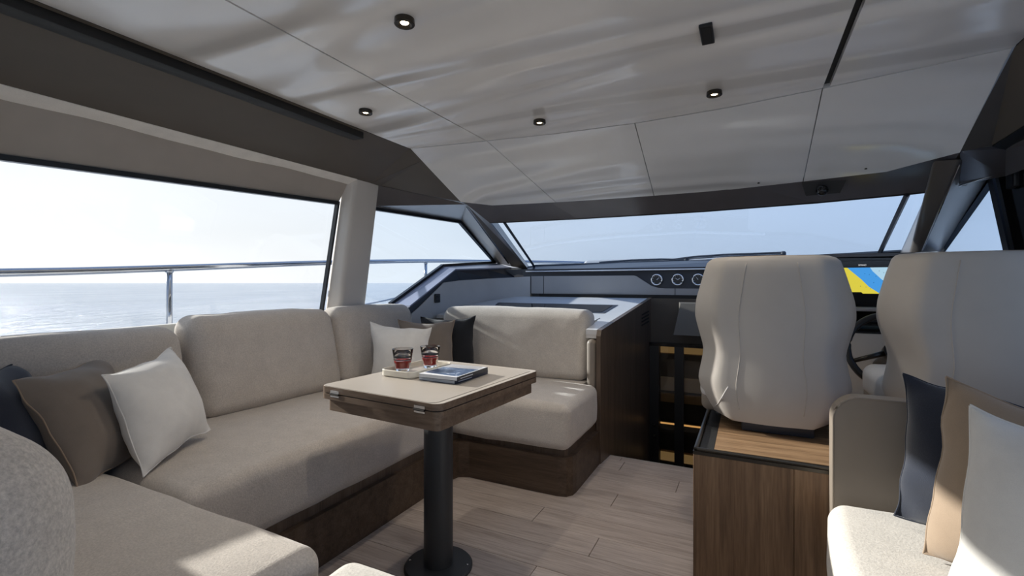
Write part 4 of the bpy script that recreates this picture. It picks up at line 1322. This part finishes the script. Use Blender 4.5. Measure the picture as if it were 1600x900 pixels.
tcv.align_x = 'CENTER'
to = bpy.data.objects.new('logo_tmp', tcv)
C.objects.link(to)
bpy.context.view_layer.update()
me = bpy.data.meshes.new_from_object(to.evaluated_get(bpy.context.evaluated_depsgraph_get()))
bpy.data.objects.remove(to)
me.transform(Matrix.Translation((0.570 - 0.62, 3.2575 - 3.25, 1.2165 - 1.05)) @ Matrix.Rotation(R(90), 4, 'X'))
me.materials.append(M['glow_white'])
lo = bpy.data.objects.new('maker_name', me)
C.objects.link(lo)
lo.parent = sc_

whl = thing('steering_wheel', (0.60, 2.80, 0.80), 'black steering wheel half hidden between the helm seats', 'steering wheel')
RW = Matrix.Rotation(R(-22), 3, 'X')
wc = Vector((0.605, 2.78, 0.80))


def wq(r, a, d=0):
    return wc + RW @ Vector((r * math.cos(a), d, r * math.sin(a)))


obj('rim', tube([wq(0.178, k * math.pi / 24) for k in range(48)], 0.0155, 10, closed=True), 'black', whl, 180)
for a in (R(200), R(340), R(90)):
    obj('spoke', tube([wq(0.03, a), wq(0.175, a)], [0.014, 0.010], 8), 'bronze', whl, 180)
obj('hub', tube([wq(0, 0, -0.02), wq(0, 0, 0.03)], 0.04, 20), 'black', whl, 40)
obj('shaft', tube([wq(0, 0, 0.03), (0.605, 3.09, 0.69)], 0.022, 12), 'bronze', whl, 40)

# camera pod on the windscreen header
cp = thing('camera_pod', (0.36, 3.09, 1.63), 'small black camera on a dark bracket under the head lining', 'camera')
obj('bracket', slab([(0.262, 3.075, 1.682), (0.470, 3.045, 1.682), (0.440, 3.075, 1.605), (0.285, 3.095, 1.605)], (0, 0.02, 0.004)), 'black', cp)
bm = cushion((0.357, 3.055, 1.622), (0.058, 0.058, 0.058), 0.029, nin=2, nc=6)
ball = obj('ball', bm, 'blackgloss', cp, 180)
obj('lens_ring', tube([(0.345 + 0.013 * math.cos(k * math.pi / 8), 3.027, 1.628 + 0.013 * math.sin(k * math.pi / 8)) for k in range(16)], 0.0025, 6, closed=True), 'column', ball, 180)

# ------------------------------------------------------------------ starboard sofa
s2 = thing('side_sofa', (0.6, 1.2, 0), 'pale sofa with a taupe leather end panel on the starboard side', 'sofa')
pp = [(0.236, 0.0), (1.105, 0.0), (1.105, 0.764)] + [(0.236 + 0.075 - 0.075 * math.sin(R(90 * k / 8)), 0.764 - 0.075 + 0.075 * math.cos(R(90 * k / 8))) for k in range(9)]
obj('end_panel', slab([(x, 1.800, z) for x, z in pp], (0, 0.056, 0)), 'taupe_leather', s2)
pth = [(1.10, 1.799, 0.761)] + [(0.239 + 0.072 - 0.072 * math.sin(R(90 * k / 8)), 1.799, 0.689 + 0.072 * math.cos(R(90 * k / 8))) for k in range(9)] + [(0.239, 1.799, 0.02)]
obj('piping', tube(pth, 0.0035, 6), 'taupe_leather', s2, 180)


def rounded_front(v, u):
    k = max(0.0, u[1])
    v.x += 0.035 * k ** 3 * max(0.0, -u[0])
    return v


obj('seat_cushion', cushion((0.650, 1.02, 0.338), (0.92, 1.55, 0.20), 0.05, (0.01, 0.004, 0.016), 0.003, 12, 5, shape=rounded_front, seed=9), 'stool', s2, 180)
obj('base', box(0.26, 1.10, 0.26, 1.79, 0.0, 0.245, 0.01, 2), 'sidegrey', s2, 40)

pillow('throw_pillow', (0.395, 1.700, 0.862), (0.760, 1.560, 0.800), (0.365, 1.665, 0.465), (0.745, 1.510, 0.455), 0.13, 'navy_cloth', 'navy throw pillow against the taupe leather end panel', 'throw pillows', 7, pinch=0.06)
pillow('throw_pillow', (0.428, 1.500, 0.892), (0.770, 1.330, 0.770), (0.372, 1.480, 0.462), (0.760, 1.270, 0.452), 0.15, 'tan_cloth', 'tan throw pillow between the navy and white ones on the right sofa', 'throw pillows', 8, pinch=0.06)
pillow('throw_pillow', (0.385, 1.222, 0.885), (0.725, 1.030, 0.765), (0.330, 1.200, 0.458), (0.700, 0.990, 0.450), 0.16, 'white_cloth', 'white throw pillow foremost on the right sofa at the right edge', 'throw pillows', 9, pinch=0.06)

# ------------------------------------------------------------------ ceiling fittings
for x, y, lab in ((-0.934, 1.139, 'ceiling downlight nearest the camera in the middle panel'), (-1.587, 1.658, 'ceiling downlight in the port panel above the sofa'),
                  (-0.921, 2.145, 'ceiling downlight near the front joint above the table end'), (-0.129, 2.149, 'ceiling downlight near the front joint above the stairs side')):
    d = thing('downlight', (x, y, ZC - 0.018), lab, 'light', 'ceiling downlights')
    obj('housing', lathe(x, y, [(0.030, ZC - 0.0005), (0.031, ZC - 0.016), (0.029, ZC - 0.018), (0.022, ZC - 0.018), (0.013, ZC - 0.010), (0.010, ZC - 0.009)], 28, cap0=True, cap1=False), 'bronze', d, 40)
    obj('lens', lathe(x, y, [(0.0125, ZC - 0.0115), (0.011, ZC - 0.013)], 20), 'lamp', d)
    L = bpy.data.lights.new('downlight_beam', 'SPOT')
    L.energy = DOWNLIGHT_W
    L.color = (1.0, 0.90, 0.78)
    L.spot_size = R(110)
    L.spot_blend = 0.6
    L.shadow_soft_size = 0.02
    lo_ = bpy.data.objects.new('downlight_beam', L)
    C.objects.link(lo_)
    lo_.parent = d
    lo_.location = (0, 0, -0.004)

vt_ = thing('ceiling_speaker', (-0.119, 1.632, ZC - 0.012), 'small black rectangular plate on the ceiling', 'ceiling plate')
obj('plate', box(-0.139, -0.100, 1.570, 1.692, ZC - 0.012, ZC, 0.002, 1), 'black', vt_)
obj('grille', box(-0.134, -0.105, 1.576, 1.686, ZC - 0.0135, ZC - 0.0118), 'track', vt_)
